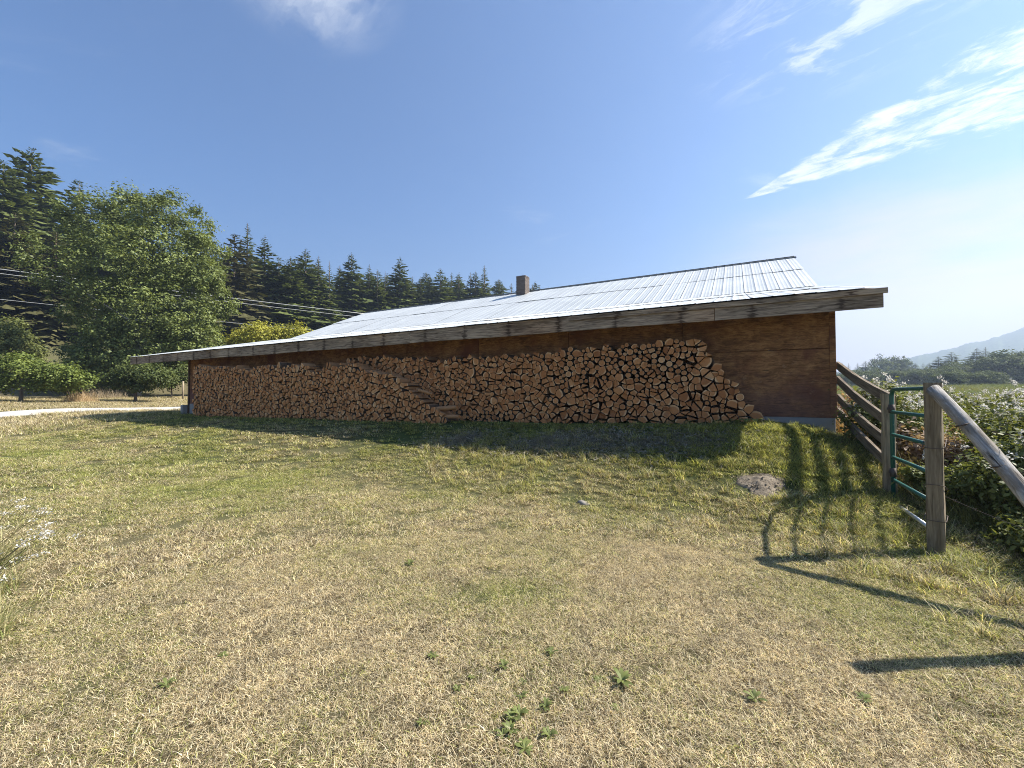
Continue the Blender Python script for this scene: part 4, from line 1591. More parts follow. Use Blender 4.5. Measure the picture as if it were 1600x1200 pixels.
# a lower second row closes the wood
for j in range(34):
    px = -60 + 28 * j + random.uniform(-9, 9)
    yt = float(np.interp(px, [-60, 60, 120, 330, 420, 620, 800, 900], [325, 325, 372, 398, 405, 426, 443, 455])) + random.uniform(-8, 10)
    dep = float(np.interp(px, [-60, 330, 800], [82, 92, 140])) + random.uniform(-3, 8)
    conifer(random.choice(['full', 'shaggy', 'slim', 'brown', 'lime', 'full']), px, yt, dep, 'dark conifer of the rear rows filling the wood below the skyline', 'rear conifers below the skyline', 1.6)

# big leafy tree left of the barn
TB = at(213, 600, 41)
tz = gzf(TB.x, TB.y)
lob = []
for (px, py, wr, hr) in ((150, 350, 50, 40), (200, 330, 40, 34), (238, 345, 30, 46), (288, 350, 27, 42), (120, 420, 42, 50), (190, 410, 60, 56), (255, 405, 55, 50), (300, 415, 40, 46), (325, 430, 26, 36), (140, 490, 50, 50), (215, 490, 70, 60), (290, 485, 56, 55), (330, 470, 24, 28), (160, 545, 46, 36), (235, 545, 60, 40), (305, 530, 44, 36), (238, 312, 9, 18), (284, 330, 16, 26), (196, 308, 10, 16), (150, 322, 14, 14), (262, 338, 9, 18), (120, 345, 14, 20), (305, 385, 30, 34), (222, 320, 10, 18), (170, 572, 44, 26), (240, 572, 50, 24), (118, 560, 34, 26), (300, 560, 36, 24)):
    p = at(px, py, 41)
    k_ = 41 / FPX
    lob.append((p.x - TB.x, random.uniform(-1.8, 1.8), p.z - tz, wr * k_, min(wr * 1.2 * k_, 4.2), hr * k_))
broad_tree('leafy_tree', (TB.x, TB.y, tz), lob, 1750, 52, .34, .19, M['big_leaf'], M['pale_bark'], .33, 'big spreading leafy tree with pale limbs, left of the barn eave', nlimbs=26, seed=4)

# fruit trees and shrubs along the driveway
def px_tree(name, px, pybase, depth, lobes_px, ncl, per, crad, leaf, mat, tr, label, cat='tree', group=None, seed=1, nlimbs=10, bark='bark'):
    B_ = at(px, pybase, depth)
    z = gzf(B_.x, B_.y)
    k_ = depth / FPX
    lb = []
    for (x, y, wr, hr) in lobes_px:
        p = at(x, y, depth)
        lb.append((p.x - B_.x, random.uniform(-.3, .3) * wr * k_, max(p.z - z, hr * k_ * .6), wr * k_, wr * k_ * .9, hr * k_))
    return broad_tree(name, (B_.x, B_.y, z), lb, ncl, per, crad, leaf, M[mat], M[bark], tr, label, cat, group, nlimbs, seed=seed)


px_tree('fruit_tree', 32, 617, 29, [(10, 575, 26, 20), (35, 572, 24, 20), (58, 580, 26, 18), (5, 590, 20, 14), (75, 588, 20, 14), (95, 585, 26, 18), (122, 592, 20, 13), (12, 602, 18, 8), (60, 601, 16, 8), (98, 603, 18, 7)], 330, 34, .22, .13, 'fruit_leaf', .11, 'bright green fruit tree with dark trunk beside the gravel driveway', seed=6)
px_tree('fruit_tree', 211, 614, 32, [(190, 588, 20, 14), (212, 578, 26, 16), (240, 585, 28, 13), (262, 592, 20, 10), (200, 600, 16, 8), (226, 603, 16, 7), (180, 600, 10, 6)], 260, 34, .22, .13, 'dark_leaf', .10, 'low darker fruit tree with crooked trunk, under the tip of the eave', seed=7)
px_tree('shrub', 105, 612, 34, [(90, 600, 20, 12), (120, 602, 16, 10)], 110, 30, .22, .13, 'dark_leaf', .06, 'dark rounded shrub between the two fruit trees', 'shrub', None, 8, 6)
px_tree('shrub', 15, 560, 44, [(0, 520, 26, 26), (28, 535, 24, 24), (45, 550, 16, 14)], 230, 34, .32, .18, 'bramble_leaf', .08, 'olive green shrub on the bank behind the bright fruit tree', 'shrub', None, 9, 6)
px_tree('shrub', 400, 560, 44, [(385, 532, 24, 18), (415, 525, 26, 20), (440, 528, 18, 18), (462, 520, 15, 18), (475, 528, 12, 14), (360, 540, 18, 14)], 330, 34, .3, .17, 'yellow_leaf', .08, 'yellowing bush rising above the far end of the low roof', 'shrub', None, 10, 6)
px_tree('shrub', 268, 606, 38, [(262, 592, 18, 14), (285, 585, 14, 16)], 110, 30, .25, .14, 'dark_leaf', .06, 'dark shrub beside the barn corner under the eave', 'shrub', None, 12, 6)
px_tree('shrub', 160, 606, 39, [(150, 592, 22, 16), (178, 594, 22, 14)], 130, 30, .28, .15, 'dark_leaf', .06, 'dark shrub at the foot of the big leafy tree', 'shrub', None, 14, 6)


# straw clump by the driveway
def blade_mesh(n_, h, spread, lean, width, mat, seed, droop=.3, segs=3, dome=0.0):
    rs = np.random.default_rng(seed)
    V, Q, T_ = [], [], []
    for j in range(n_):
        az = rs.uniform(0, 6.283)
        r_ = spread * math.sqrt(rs.uniform(0, 1))
        a2 = rs.uniform(0, 6.283)
        b0 = np.array([r_ * math.cos(az), r_ * math.sin(az), 0])
        out2 = np.array([math.cos(a2), math.sin(a2), 0])
        ln = h * rs.uniform(.5, 1.15) * (1 - dome * (r_ / spread) ** 2) * (rs.uniform(.55, 1.1) if dome else 1)
        le = lean * rs.uniform(.2, 1.3)
        sd_ = np.array([-math.sin(a2 + rs.uniform(-.8, .8)), math.cos(a2), 0])
        tn_ = rs.uniform(0, 1)
        b = len(V)
        for k in range(segs + 1):
            s = k / segs
            hz_ = le * s + droop * s * s
            p = b0 + out2 * ln * hz_ + np.array([0, 0, ln * max(.04 * s, s - .45 * hz_ * s)])
            w = width * (1 - s * .92)
            V += [p - sd_ * w, p + sd_ * w]
            T_ += [tn_, tn_]
        for k in range(segs):
            Q.append((b + 2 * k, b + 2 * k + 1, b + 2 * k + 3, b + 2 * k + 2))
    return np_mesh('blades', V, Q, [mat], np.array(T_))


B_ = at(127, 618, 30)
o = link('straw_clump', blade_mesh(620, 1.35, .95, .34, .010, M['straw'], 31, .2, dome=.55), None, (B_.x, B_.y, gzf(B_.x, B_.y)))
tag(o, 'clump of dry orange straw-like grass between the two fruit trees', 'grass clump')
B_ = at(163, 612, 36)
o = link('straw_clump', blade_mesh(520, 1.4, 1.5, .36, .011, M['straw_grey'], 32, .2, dome=.55), None, (B_.x, B_.y, gzf(B_.x, B_.y)))
tag(o, 'greyish dry grass clump behind the orange one, left of the low fruit tree', 'grass clump')
B_ = at(286, 608, 36)
mb = MB().tube([(0, 0, -.2), (0, 0, 1.6)], .07, 8)
tag(mb.build('fence_post', M['post'], None, (B_.x, B_.y, gzf(B_.x, B_.y))), 'thin wooden post standing in dry grass just left of the barn corner', 'post')

# overhead cables
for (pl, dl, pr, dr, lab, rad_) in (((-120, 405), 42, (575, 491), 62, 'upper thick overhead cable of the close pair', .05),
                                    ((-120, 412), 42, (575, 497), 62, 'lower thick overhead cable of the close pair', .038),
                                    ((-120, 455), 42, (500, 517), 62, 'single thin overhead cable below the pair', .028)):
    A_, B_ = at(*pl, dl + 5), at(*pr, dr)
    pts_ = [A_.lerp(B_, s) - Vector((0, 0, .9 * 4 * s * (1 - s) * .12)) - A_ for s in np.linspace(0, 1, 18)]
    tag(MB().tube(pts_, rad_, 6).build('overhead_cable', M['cable'], None, tuple(A_)), lab, 'cable', 'overhead cables crossing the left of the view')

# ------------------------------------------------------------------ valley side, right
FAR = {}
rsf = np.random.default_rng(77)
for j in range(4):
    lb = [(rsf.uniform(-2.6, 2.6), rsf.uniform(-2.6, 2.6), rsf.uniform(1.2, 8.5), rsf.uniform(1.8, 3), rsf.uniform(1.8, 3), rsf.uniform(1.6, 2.8)) for _ in range(12)]
    c, p_, tt = cloud(lb, 230, 40, .45, rsf)
    FAR[j] = (leafy_mesh('crown', p_, tt, .34, M['far_leaf'], rs=rsf, bias=LAST_BIAS), MB().tube([(0, 0, -.5), (.1, 0, 4), (0, 0, 8)], [.32, .25, .08], 6).mesh('trunk', M['bark']))
GR = 'hazy trees beyond the field'


def far_tree(j, px, ytop, depth, label, wide=1.0):
    p = at(px, ytop, depth)
    b = gzf(p.x, p.y)
    k_ = max(.25, (p.z - b) / 11.0)
    root = empty('broadleaf_tree', (p.x, p.y, b), random.uniform(0, 6.28))
    root.scale = (k_ * wide, k_ * wide, k_)
    link('crown', FAR[j][0], root)
    link('trunk', FAR[j][1], root)
    return tag(root, label, 'tree', GR)


far_tree(0, 1385, 552, 190, 'hazy tall broadleaf tree, left of the twin high crowns above the board fence', .8)
far_tree(1, 1412, 552, 190, 'hazy tall broadleaf tree, right of the twin high crowns above the board fence', .7)
far_tree(2, 1362, 563, 185, 'hazy rounded tree just left of the twin high crowns', 1.0)
for (px, yt, dp, key) in ((1316, 566, 150, 'slim'), (1326, 566, 160, 'spire'), (1340, 566, 150, 'slim'), (1352, 563, 165, 'full'), (1430, 566, 150, 'full'), (1442, 566, 145, 'slim'), (1452, 566, 150, 'lime'), (1424, 574, 130, 'lime'), (1408, 572, 140, 'full'), (1396, 575, 130, 'shaggy')):
    p = conifer(key, px, yt, dp, 'small hazy conifer in the mixed trees above the gate', 'small hazy conifers above the gate', 1.5)
for j in range(16):
    px = 1312 + j * 9 + random.uniform(-3, 3)
    far_tree(j % 4, px, 578 + random.uniform(-6, 6), 120 + random.uniform(-10, 16), 'small bushy tree in the hazy belt behind the gate', random.uniform(1.0, 1.5))
for (px, yt, key, lab) in ((1466, 556, 'full', 'dark conifer at the left end of the wood on the right'), (1487, 549, 'shaggy', 'conifer peak second from the left end of the wood on the right'),
                           (1526, 543, 'full', 'higher conifer pair, left tip, in the wood on the right'), (1540, 541, 'slim', 'higher conifer pair, right tip, in the wood on the right')):
    conifer(key, px, yt, 118, lab, 'conifers in the wood on the right', 1.7)
for j in range(22):
    px = 1462 + j * 12 + random.uniform(-4, 4)
    yt = float(np.interp(px, [1460, 1490, 1550, 1570, 1610, 1720], [574, 566, 556, 545, 541, 534])) + random.uniform(-4, 6)
    far_tree(j % 4, px, yt, 105 + random.uniform(-8, 14), 'dark broadleaf tree crowded in the wood on the right', random.uniform(1.1, 1.5))
for (px, yt, lab) in ((1490, 577, 'low rounded bush at the field edge, left one of three'), (1515, 580, 'low rounded bush at the field edge, middle one of three'), (1545, 576, 'low rounded bush at the field edge, right one of three')):
    o = far_tree(1, px, yt, 88, lab, 1.9)
    o['group'] = 'bushes at the field edge'
    o['category'] = 'bush'


# thicket right of the fence: white-seeded bushes
def thicket(loc, rx, ry, h, n_, leaf, mat, label, fluff, seed, cat='bush', group=None, stems=10):
    rs = np.random.default_rng(seed)
    root = empty('seeding_bush' if fluff else 'bramble_bush', loc)
    tag(root, label, cat, group)
    lb = [(rs.uniform(-.6, .6) * rx, rs.uniform(-.6, .6) * ry, h * rs.uniform(.25, .75), rx * rs.uniform(.3, .55), ry * rs.uniform(.3, .55), h * rs.uniform(.2, .34)) for _ in range(7)]
    c, p_, tt = cloud(lb, n_, 22, .075, rs)
    keep = (p_[:, 2] > .02)
    link('foliage', leafy_mesh('foliage', p_[keep], tt[keep], leaf, M[mat], rs=rs, bias=LAST_BIAS[keep] * .5), root)
    if fluff:
        top = c[np.argsort(-(c[:, 2] + rs.uniform(0, .5, len(c))))[:int(fluff * 1.0)]]
        top = top + np.array([0, -.05, .11]) + rs.normal(size=top.shape) * .06
        nn = 26
        pf = np.repeat(top, nn, 0) + rs.normal(size=(len(top) * nn, 3)) * .020
        link('seed_heads', leafy_mesh('seed_heads', pf, rs.uniform(0, 1, len(pf)), .021, M['fluff'], rs=rs), root)['kind'] = 'stuff'
    mb = MB()
    for j in range(stems):
        q = c[int(rs.integers(len(c)))]
        mb.tube(limb_path((rs.uniform(-.2, .2) * rx, rs.uniform(-.2, .2) * ry, -.05), q, .3), [.011, .010, .008, .006, .003], 5, 0, False)
    me = mb.mesh('stems', M['stem'])
    link('stems', me, root)
    return root


GB = 'white-seeded bushes right of the fence'
for j, (x, y, rx, ry, h, n_, fl, lab) in enumerate([
        (5.15, 4.30, .55, .5, 1.05, 190, 30, 'white-seeded bush right behind the front gate post'),
        (6.1, 4.9, .8, .7, 1.25, 280, 70, 'big white-seeded bush seen above the leaning grey pole'),
        (7.4, 5.7, .9, .8, 1.4, 300, 80, 'tall white-seeded bush at the right frame edge'),
        (5.9, 6.3, .8, .7, 1.38, 280, 80, 'white-seeded bush whose tops rise beside the front gate post'),
        (7.3, 7.6, 1.0, .9, 1.5, 300, 90, 'farther white-seeded bush beyond the leaning pole'),
        (9.4, 8.0, 1.1, 1.0, 1.5, 300, 80, 'white-seeded bush farthest right by the field'),
        (4.75, 3.55, .5, .42, .6, 150, 9, 'low white-flecked bush under the leaning pole'),
        (5.5, 3.9, .6, .5, .8, 180, 16, 'white-flecked bush below the pole at the frame edge')]):
    thicket((x, y, gzf(x, y)), rx, ry, h * .90, int(n_ * 1.6), .042, 'bramble_leaf', lab, fl, 100 + j, 'bush', GB)
GD = 'brambles and bracken behind the gate'
for j, (x, y, rx, ry, h, n_, mt, lab) in enumerate([
        (5.6, 5.55, .5, .5, .6, 110, 'bracken', 'dry reddish bracken seen through the upper bars of the gate'),
        (5.05, 4.75, .4, .4, .45, 90, 'bramble_leaf', 'low green bramble seen through the lower bars of the gate'),
        (6.75, 7.1, .55, .5, .8, 120, 'bracken', 'rust-brown bracken behind the lower fence boards by the barn'),
        (7.6, 8.8, .9, .8, 1.0, 160, 'bracken', 'dry brown bracken beyond the upper fence boards'),
        (8.2, 7.0, .9, .8, .8, 170, 'bramble_leaf', 'green bramble mound between bracken and white-seeded bushes')]):
    thicket((x, y, gzf(x, y)), rx, ry, h, int(n_ * 1.4), .05, mt, lab, 0, 140 + j, 'bush', GD)
# arching dead brush by the gate top
B_ = at(1430, 604, 16)
mb = MB()
for j in range(46):
    a2 = random.uniform(-.5, .9)
    L_ = random.uniform(1.2, 2.6)
    b0 = Vector((random.uniform(-.5, .5), random.uniform(-.3, .3), 0))
    mb.tube([b0 + Vector((L_ * math.sin(a2) * s * .8 + .5 * s * s, random.uniform(-.1, .1) * s, L_ * s * (1 - .42 * s))) for s in (0, .35, .7, 1)], [.014, .012, .008, .004], 4, 0, False)
me = mb.mesh('dead_brush', M['stem'])
tag(link('dead_brush', me, None, (B_.x, B_.y, gzf(B_.x, B_.y))), 'heap of arching bare grey brush showing above the gate', 'brush')

# ------------------------------------------------------------------ grass
def scatter(name, variants, pts_, rot, scl, green, label, idx=None):
    n_ = len(pts_)
    me = bpy.data.meshes.new(name)
    me.vertices.add(n_)
    me.vertices.foreach_set('co', np.asarray(pts_, dtype=np.float32).ravel())
    for nm, arr in (('rotz', rot), ('scl', scl), ('green', green)):
        a_ = me.attributes.new(nm, 'FLOAT', 'POINT')
        a_.data.foreach_set('value', np.asarray(arr, dtype=np.float32))
    a_ = me.attributes.new('idx', 'INT', 'POINT')
    a_.data.foreach_set('value', (rng.integers(0, len(variants), n_) if idx is None else idx).astype(np.int32))
    o = link(name, me)
    cl_ = bpy.data.collections.new(name + '_variants')
    for j, v in enumerate(variants):
        cl_.objects.link(bpy.data.objects.new('%s_tuft_%02d' % (name, j), v))
    ng = bpy.data.node_groups.new(name, 'GeometryNodeTree')
    ng.interface.new_socket('Geometry', in_out='INPUT', socket_type='NodeSocketGeometry')
    ng.interface.new_socket('Geometry', in_out='OUTPUT', socket_type='NodeSocketGeometry')
    N_, K_ = ng.nodes, ng.links
    gi, go = N_.new('NodeGroupInput'), N_.new('NodeGroupOutput')
    ci = N_.new('GeometryNodeCollectionInfo')
    ci.inputs['Collection'].default_value = cl_
    ci.inputs['Separate Children'].default_value = True
    ci.inputs['Reset Children'].default_value = True
    ip = N_.new('GeometryNodeInstanceOnPoints')
    ip.inputs['Pick Instance'].default_value = True
    K_.new(gi.outputs[0], ip.inputs['Points'])
    K_.new(ci.outputs[0], ip.inputs['Instance'])

    def na(nm, ty):
        q = N_.new('GeometryNodeInputNamedAttribute')
        q.data_type = ty
        q.inputs['Name'].default_value = nm
        return q.outputs[0]
    K_.new(na('idx', 'INT'), ip.inputs['Instance Index'])
    cx2 = N_.new('ShaderNodeCombineXYZ')
    K_.new(na('rotz', 'FLOAT'), cx2.inputs[2])
    K_.new(cx2.outputs[0], ip.inputs['Rotation'])
    K_.new(na('scl', 'FLOAT'), ip.inputs['Scale'])
    K_.new(ip.outputs[0], go.inputs[0])
    md = o.modifiers.new('scatter', 'NODES')
    md.node_group = ng
    tag(o, label, 'grass', kind='stuff')
    return o


def sector(n_, r0, r1, a0, a1, power=1.0):
    """points in a sector about the camera; angle from +Y clockwise"""
    r_ = (rng.uniform(0, 1, n_) * (r1 ** (2 * power) - r0 ** (2 * power)) + r0 ** (2 * power)) ** (1 / (2 * power))
    a_ = rng.uniform(R(a0), R(a1), n_)
    return r_ * np.sin(a_), r_ * np.cos(a_), r_


def road_dist(x, y):
    d_ = np.full(np.shape(x), 1e9)
    for (ax_, ay_), (bx_, by_) in zip(rp[:-1], rp[1:]):
        vx, vy = bx_ - ax_, by_ - ay_
        s = np.clip(((x - ax_) * vx + (y - ay_) * vy) / (vx * vx + vy * vy), 0, 1)
        d_ = np.minimum(d_, np.hypot(x - ax_ - s * vx, y - ay_ - s * vy))
    return d_


DM = hit(1190, 758)               # dirt mound
var = [blade_mesh(74, .052, .10, 1.2, .0024, M['grass'], 200 + j, .35, 3) for j in range(12)]
# lawn: near, middle, far
xs_all, ys_all, rs_all, sc_all = [], [], [], []
for (n_, r0, r1, sc) in ((10500, .9, 4.5, .57), (11500, 4.5, 9.5, .94), (16000, 9.5, 22, 1.5)):
    x, y, r_ = sector(n_, r0, r1, -64, 64)
    xs_all.append(x)
    ys_all.append(y)
    sc_all.append(np.full(n_, sc))
x = np.concatenate(xs_all)
y = np.concatenate(ys_all)
sc = np.concatenate(sc_all) * rng.uniform(.75, 1.3, len(x))
lx, ly = to_barn(x, y)
keep = ~inside_barn(x, y, .05)
keep &= (road_dist(x, y) > 1.5)
keep &= ~((ly > -.55) & (ly < 3) & (lx < -.6) & (lx > -22))
keep &= np.hypot((x - DM.x) / .30, (y - DM.y) / .30) > 1
keep &= ~((x > 4.6 + .0 * y) & (y > 5.4) & (lx > .1))
x, y, sc = x[keep], y[keep], sc[keep]
g = greenness(x, y)
sc = sc * (1 + .55 * ss(x, 2.0, 4.0) * (1 - ss(y, 6.5, 8)) + .25 * (vnoise(x * 1.3, y * 1.3, 44) - .5) + .85 * (vnoise(x * 6.5, y * 6.5, 45) - .5) + .15 * (vnoise(x * 2.6, y * 2.6, 46) - .5))
sc = np.maximum(sc, .64)
scatter('lawn_grass', var, np.stack([x, y, gz(x, y) - .004], 1), rng.uniform(0, 6.28, len(x)), sc, g, 'short mown lawn, straw yellow with greener patches')

# longer tufts: along the bank, the fence line and the barn foot
var2 = [blade_mesh(46, .17, .07, .45, .0026, M['grass'], 240 + j, .5, 3) for j in range(8)]
x, y, r_ = sector(6500, 2.2, 9.5, -12, 60)
lx, ly = to_barn(x, y)
w = ss(x, 2.4, 4.0) * 1.0 + .75 * np.exp(-((-ly - 1.9) / 1.2) ** 2) * ss(lx, -11, -4)
keep = (rng.uniform(0, 1, len(x)) < w * .62) & ~inside_barn(x, y, .3) & ~((ly > -.62) & (lx < -.6)) & (np.hypot((x - DM.x) / .34, (y - DM.y) / .34) > 1)
x, y = x[keep], y[keep]
scatter('long_grass', var2, np.stack([x, y, gz(x, y) - .004], 1), rng.uniform(0, 6.28, len(x)), rng.uniform(.5, 1.2, len(x)), np.clip(greenness(x, y) - .05, 0, 1), 'longer green tufts on the bank and along the gate')

# field beyond the fence
var3 = [blade_mesh(70, .62, .32, .3, .006, M['tall_grass'], 270 + j, .3, 3) for j in range(6)]
x, y, r_ = sector(17000, 5.2, 95, 36, 66, .70)
lx, ly = to_barn(x, y)
fence_side = (x - HP.x) * (NP.y - HP.y) - (y - HP.y) * (NP.x - HP.x)
keep = (lx > .35) & (((y > 5.6) & (fence_side < 99)) | (x > 4.6))
x, y = x[keep], y[keep]
g = np.clip(.9 - .9 * np.exp(-((x - 6.5) ** 2 + (y - 7.2) ** 2) / 6.0) + .7 * (vnoise(x * .22, y * .22, 61) - .5), 0, 1)
scatter('field_grass', var3, np.stack([x, y, gz(x, y)], 1), rng.uniform(0, 6.28, len(x)), rng.uniform(.6, 1.25, len(x)) * (.55 + .6 * ss(np.hypot(x, y), 7, 14) + np.hypot(x, y) * .010), g, 'tall rough green growth of the field beyond the fence')

# dry meadow left of the road
x, y, r_ = sector(5200, 22, 52, -62, -30, .9)
keep = (road_dist(x, y) > 1.5) & ~inside_barn(x, y, .5)
x, y = x[keep], y[keep]
scatter('meadow_grass', [blade_mesh(60, .20, .4, .6, .006, M['grass'], 300 + j, .4, 2) for j in range(5)], np.stack([x, y, gz(x, y)], 1), rng.uniform(0, 6.28, len(x)), rng.uniform(.6, 1.2, len(x)), greenness(x, y), 'dry tan meadow grass beyond the gravel road')

# grey dried clippings in the shade of the eave
px_c = [(720, 690, 44), (850, 693, 60), (930, 690, 40), (1010, 694, 46), (1090, 696, 34)]
V, T_ = [], []
for (px, py, n_) in px_c:
    p = hit(px, py)
    for j in range(n_ * 60):
        a2, r_ = random.uniform(0, 6.28), abs(random.gauss(0, .55))
        xx, yy = p.x + r_ * math.cos(a2), p.y + r_ * .55 * math.sin(a2)
        V.append((xx, yy, gzf(xx, yy) + .045 + random.uniform(-.02, .012) * math.exp(-r_)))
        T_.append(random.random())
me = leafy_mesh('dry_clippings', np.array(V), np.array(T_), 0.036, M['clippings'], 7.0, 1.2)
tag(link('dry_clippings', me), 'greyish dried grass clippings raked on the shaded bank', 'clippings', kind='stuff')


# ------------------------------------------------------------------ small things on the lawn
def rosette(n_, L_, seed, lift=.35):
    rs = np.random.default_rng(seed)
    V, Q, T_ = [], [], []
    for j in range(n_):
        az = 6.283 * j / n_ * 1.62 + rs.uniform(-.3, .3)
        d = np.array([math.cos(az), math.sin(az), 0])
        sd_ = np.array([-math.sin(az), math.cos(az), 0])
        ln = L_ * rs.uniform(.55, 1.15)
        up = lift * rs.uniform(.4, 1.7)
        b = len(V)
        tn_ = rs.uniform(0, 1)
        for k, (s, w) in enumerate(((0, .03), (.3, .13), (.6, .17), (.85, .11), (1, .01))):
            p = d * ln * s + np.array([0, 0, ln * up * (s - .62 * s * s) + .01])
            wv = .03 * ln * math.sin(k * 2.1 + j)
            V += [p - sd_ * ln * w + np.array([0, 0, wv + .25 * ln * w]), p + sd_ * ln * w + np.array([0, 0, -wv + .25 * ln * w])]
            T_ += [tn_, tn_]
        for k in range(4):
            Q.append((b + 2 * k, b + 2 * k + 1, b + 2 * k + 3, b + 2 * k + 2))
    return np_mesh('leaves', V, Q, [M['weed']], np.array(T_))


ros = [rosette(11, .10, 400, .7), rosette(9, .085, 401, .5), rosette(14, .11, 402, .9)]
weeds = [(862, 1026, 0, 'broad-leaved green weed alone in the straw, right of centre near the front'), (972, 1070, 2, 'upright green weed right of the broad-leaved one'), (880, 1082, 1, 'small green weed below the broad-leaved one'),
         (812, 1125, 2, 'green weed tuft at the front centre of the lawn'), (676, 1030, 1, 'small dark green weed left of the broad-leaved one'), (820, 1180, 1, 'green weed at the bottom edge of the lawn'),
         (350, 1030, 1, 'small weed in the front left straw'), (1180, 1100, 0, 'small weed in the front right straw'), (1260, 870, 2, 'green weed under the tip of the post shadow'), (1120, 780, 0, 'dark green weed just left of the earth mound'),
         (260, 1075, 0, 'lone weed in the bottom left straw'), (640, 885, 2, 'weed patch left of the bright green spot'), (1350, 1100, 1, 'small weed near the lower right shadow'), (1570, 880, 2, 'lush green weed at the right edge beside the gate post'), (1540, 900, 0, 'broad weed leaves right of the gate post foot')]
for (px, py, j, lab) in weeds:
    p = hit(px, py)
    o = link('lawn_weed', ros[j], None, (p.x, p.y, gzf(p.x, p.y) + .004))
    o.rotation_euler = (0, 0, random.uniform(0, 6))
    s = random.uniform(.36, .58) * (1.8 if px > 1500 else 1)
    o.scale = (s, s, s)
    tag(o, lab, 'weed', 'green weeds in the lawn')

for j in range(16):
    p = hit(random.gauss(850, 70), random.uniform(1020, 1170))
    o = link('lawn_weed', ros[j % 3], None, tuple(p))
    o.rotation_euler = (0, 0, random.uniform(0, 6))
    s = random.uniform(.22, .38)
    o.scale = (s, s, s * 1.2)
    tag(o, 'tiny green weed sprig among the larger weeds at the front of the lawn', 'weed', 'green weeds in the lawn')

# weeds at the foot of the stack's right end
for (px, lab) in ((1152, 'pale-leaved weed at the right foot of the firewood, left one'), (1166, 'pale-leaved weed at the right foot of the firewood, middle one'), (1182, 'pale-leaved weed at the right foot of the firewood, right one')):
    xl, _ = on_plane(px, 655, -.72)
    p = BC + BX * xl + BY * -.72
    o = link('foot_weed', ros[2], None, (p.x, p.y, gzf(p.x, p.y)))
    o.scale = (1.1, 1.1, 1.5)
    o.rotation_euler = (0, 0, random.uniform(0, 6))
    tag(o, lab, 'weed', 'weeds at the foot of the firewood')

# earth mound with crumbs
p = DM
DMz = gzf(p.x, p.y)
mv, mq = [], []
nr, na_ = 12, 30
for j in range(nr + 1):
    for k in range(na_):
        th = 6.2832 * k / na_
        r_ = .30 * j / nr * (1 + .16 * math.sin(3 * th + 1) + .08 * math.sin(7 * th))
        xx, yy = r_ * math.cos(th), r_ * math.sin(th)
        hgt = .062 * (1 - (j / nr) ** 1.6) + .034 * (vnoise(p.x * 20 + xx * 26, yy * 26, 71) - .5) * (1 if j < nr else 0)
        mv.append((xx, yy, gzf(p.x + xx, p.y + yy) - DMz + float(hgt) - (.02 if j == nr else 0)))
for j in range(nr):
    for k in range(na_):
        k2 = (k + 1) % na_
        mq.append((j * na_ + k, (j + 1) * na_ + k, (j + 1) * na_ + k2, j * na_ + k2))
root = link('earth_mound', np_mesh('earth_mound', mv, mq, [M['dirt']], smooth=True), None, (p.x, p.y, DMz))
tag(root, 'small crumbly molehill of bare grey-brown earth on the grassy bank', 'molehill')
mb = MB()
for j in range(170):
    th, r_ = random.uniform(0, 6.28), .33 * math.sqrt(random.random())
    xx, yy = r_ * math.cos(th), r_ * math.sin(th)
    s = random.choice([.004, .005, .007, .009, .012])
    zc_ = gzf(p.x + xx, p.y + yy) - DMz + .062 * max(0, 1 - (r_ / .3) ** 1.6)
    Mx = Matrix.Translation((xx, yy, zc_)) @ Matrix.Rotation(random.uniform(0, 3), 4, (random.random(), random.random(), 1))
    mb.box(-s, s * random.uniform(.6, 1), -s * .8, s * .7, -s * .6, s * .7, M=Mx)
o = mb.build('crumbs', M['dirt'], root)
o['kind'] = 'stuff'

# flat stones half hidden in the bank
for (px, py, lab) in ((912, 787, 'small flat grey stone in the grass in front of the shadow'),):
    q = hit(px, py)
    mb = MB()
    mb.tube([(0, 0, -.03), (0, 0, .018), (.004, 0, .026)], [.08, .075, .05], 9, 0, True, .22)
    o = mb.build('field_stone', M['stone'], None, (q.x, q.y, gzf(q.x, q.y)))
    tag(o, lab, 'stone', 'stones in the lawn')


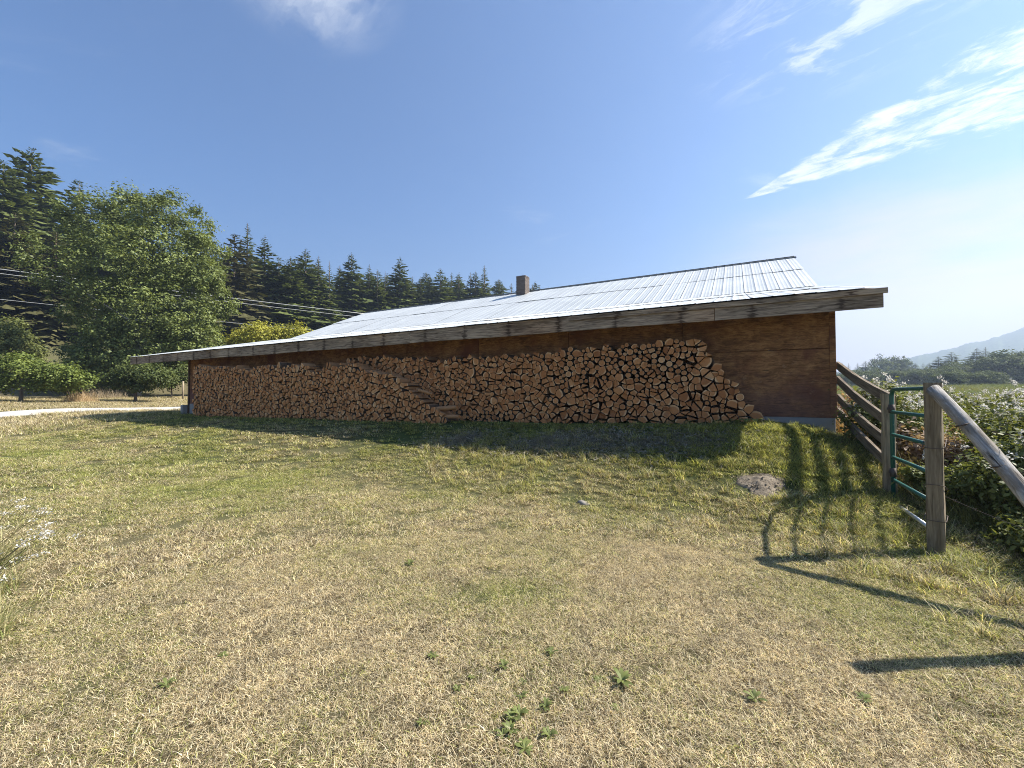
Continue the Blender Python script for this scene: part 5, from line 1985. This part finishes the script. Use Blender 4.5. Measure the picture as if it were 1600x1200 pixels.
# wild plants at the left edge
def wild_plant(loc, label, seed, h, heads, leanx):
    root = empty('wild_plant', loc)
    tag(root, label, 'plant', 'wild plants at the left edge')
    link('blades', blade_mesh(260, h * .8, .24, .6, .0030, M['straw_pale'], seed, .55, 4), root)
    link('green_blades', blade_mesh(240, h * .6, .26, .7, .0032, M['weed'], seed + 1, .5, 4), root)
    rs = np.random.default_rng(seed)
    mb = MB()
    tips = []
    for j in range(heads):
        a2 = rs.uniform(-1, 1)
        tip = Vector((leanx * rs.uniform(.4, 1.2), .3 * a2, h * rs.uniform(.55, 1.0)))
        mb.tube(limb_path((rs.uniform(-.05, .05), rs.uniform(-.05, .05), 0), tip, .4), [.003, .003, .0025, .002, .0012], 5, 0, False)
        tips.append(tip)
    link('stems', mb.mesh('stems', M['stem']), root)
    pf = np.repeat(np.array([tuple(q) for q in tips]), 26, 0)
    pf = pf + rs.normal(size=pf.shape) * np.array([.024, .024, .010])
    link('flower_heads', leafy_mesh('flower_heads', pf, rs.uniform(0, 1, len(pf)), .013, M['fluff'], rs=rs), root)['kind'] = 'stuff'


wild_plant((-3.95, 3.05, gzf(-3.95, 3.05)), 'wild plant with white flower heads leaning right over the lawn at the left edge', 501, .50, 13, .5)
wild_plant((-4.5, 3.5, gzf(-4.5, 3.5)), 'taller white-flowered wild plant behind the leaning one at the left edge', 511, .66, 9, .35)
wild_plant((-3.35, 2.5, gzf(-3.35, 2.5)), 'tuft of dry bent grass in the bottom left corner', 521, .42, 2, .2)

# ------------------------------------------------------------------ air
HZ = GROUND_R + 30.0
bx0 = MB().box(-HZ, HZ, -HZ, HZ, -4.0, 300.0)
m, t, out = material('haze')
pv = t.add('ShaderNodeVolumePrincipled')
pv.inputs['Color'].default_value = (0.60, 0.74, 0.96, 1)
pv.inputs['Density'].default_value = 0.0006
pv.inputs['Anisotropy'].default_value = 0.35
t.l.new(pv.outputs[0], out.inputs['Volume'])
hz = bx0.build('haze', m)
hz['kind'] = 'stuff'
hz['label'] = 'thin pale summer haze over the valley'
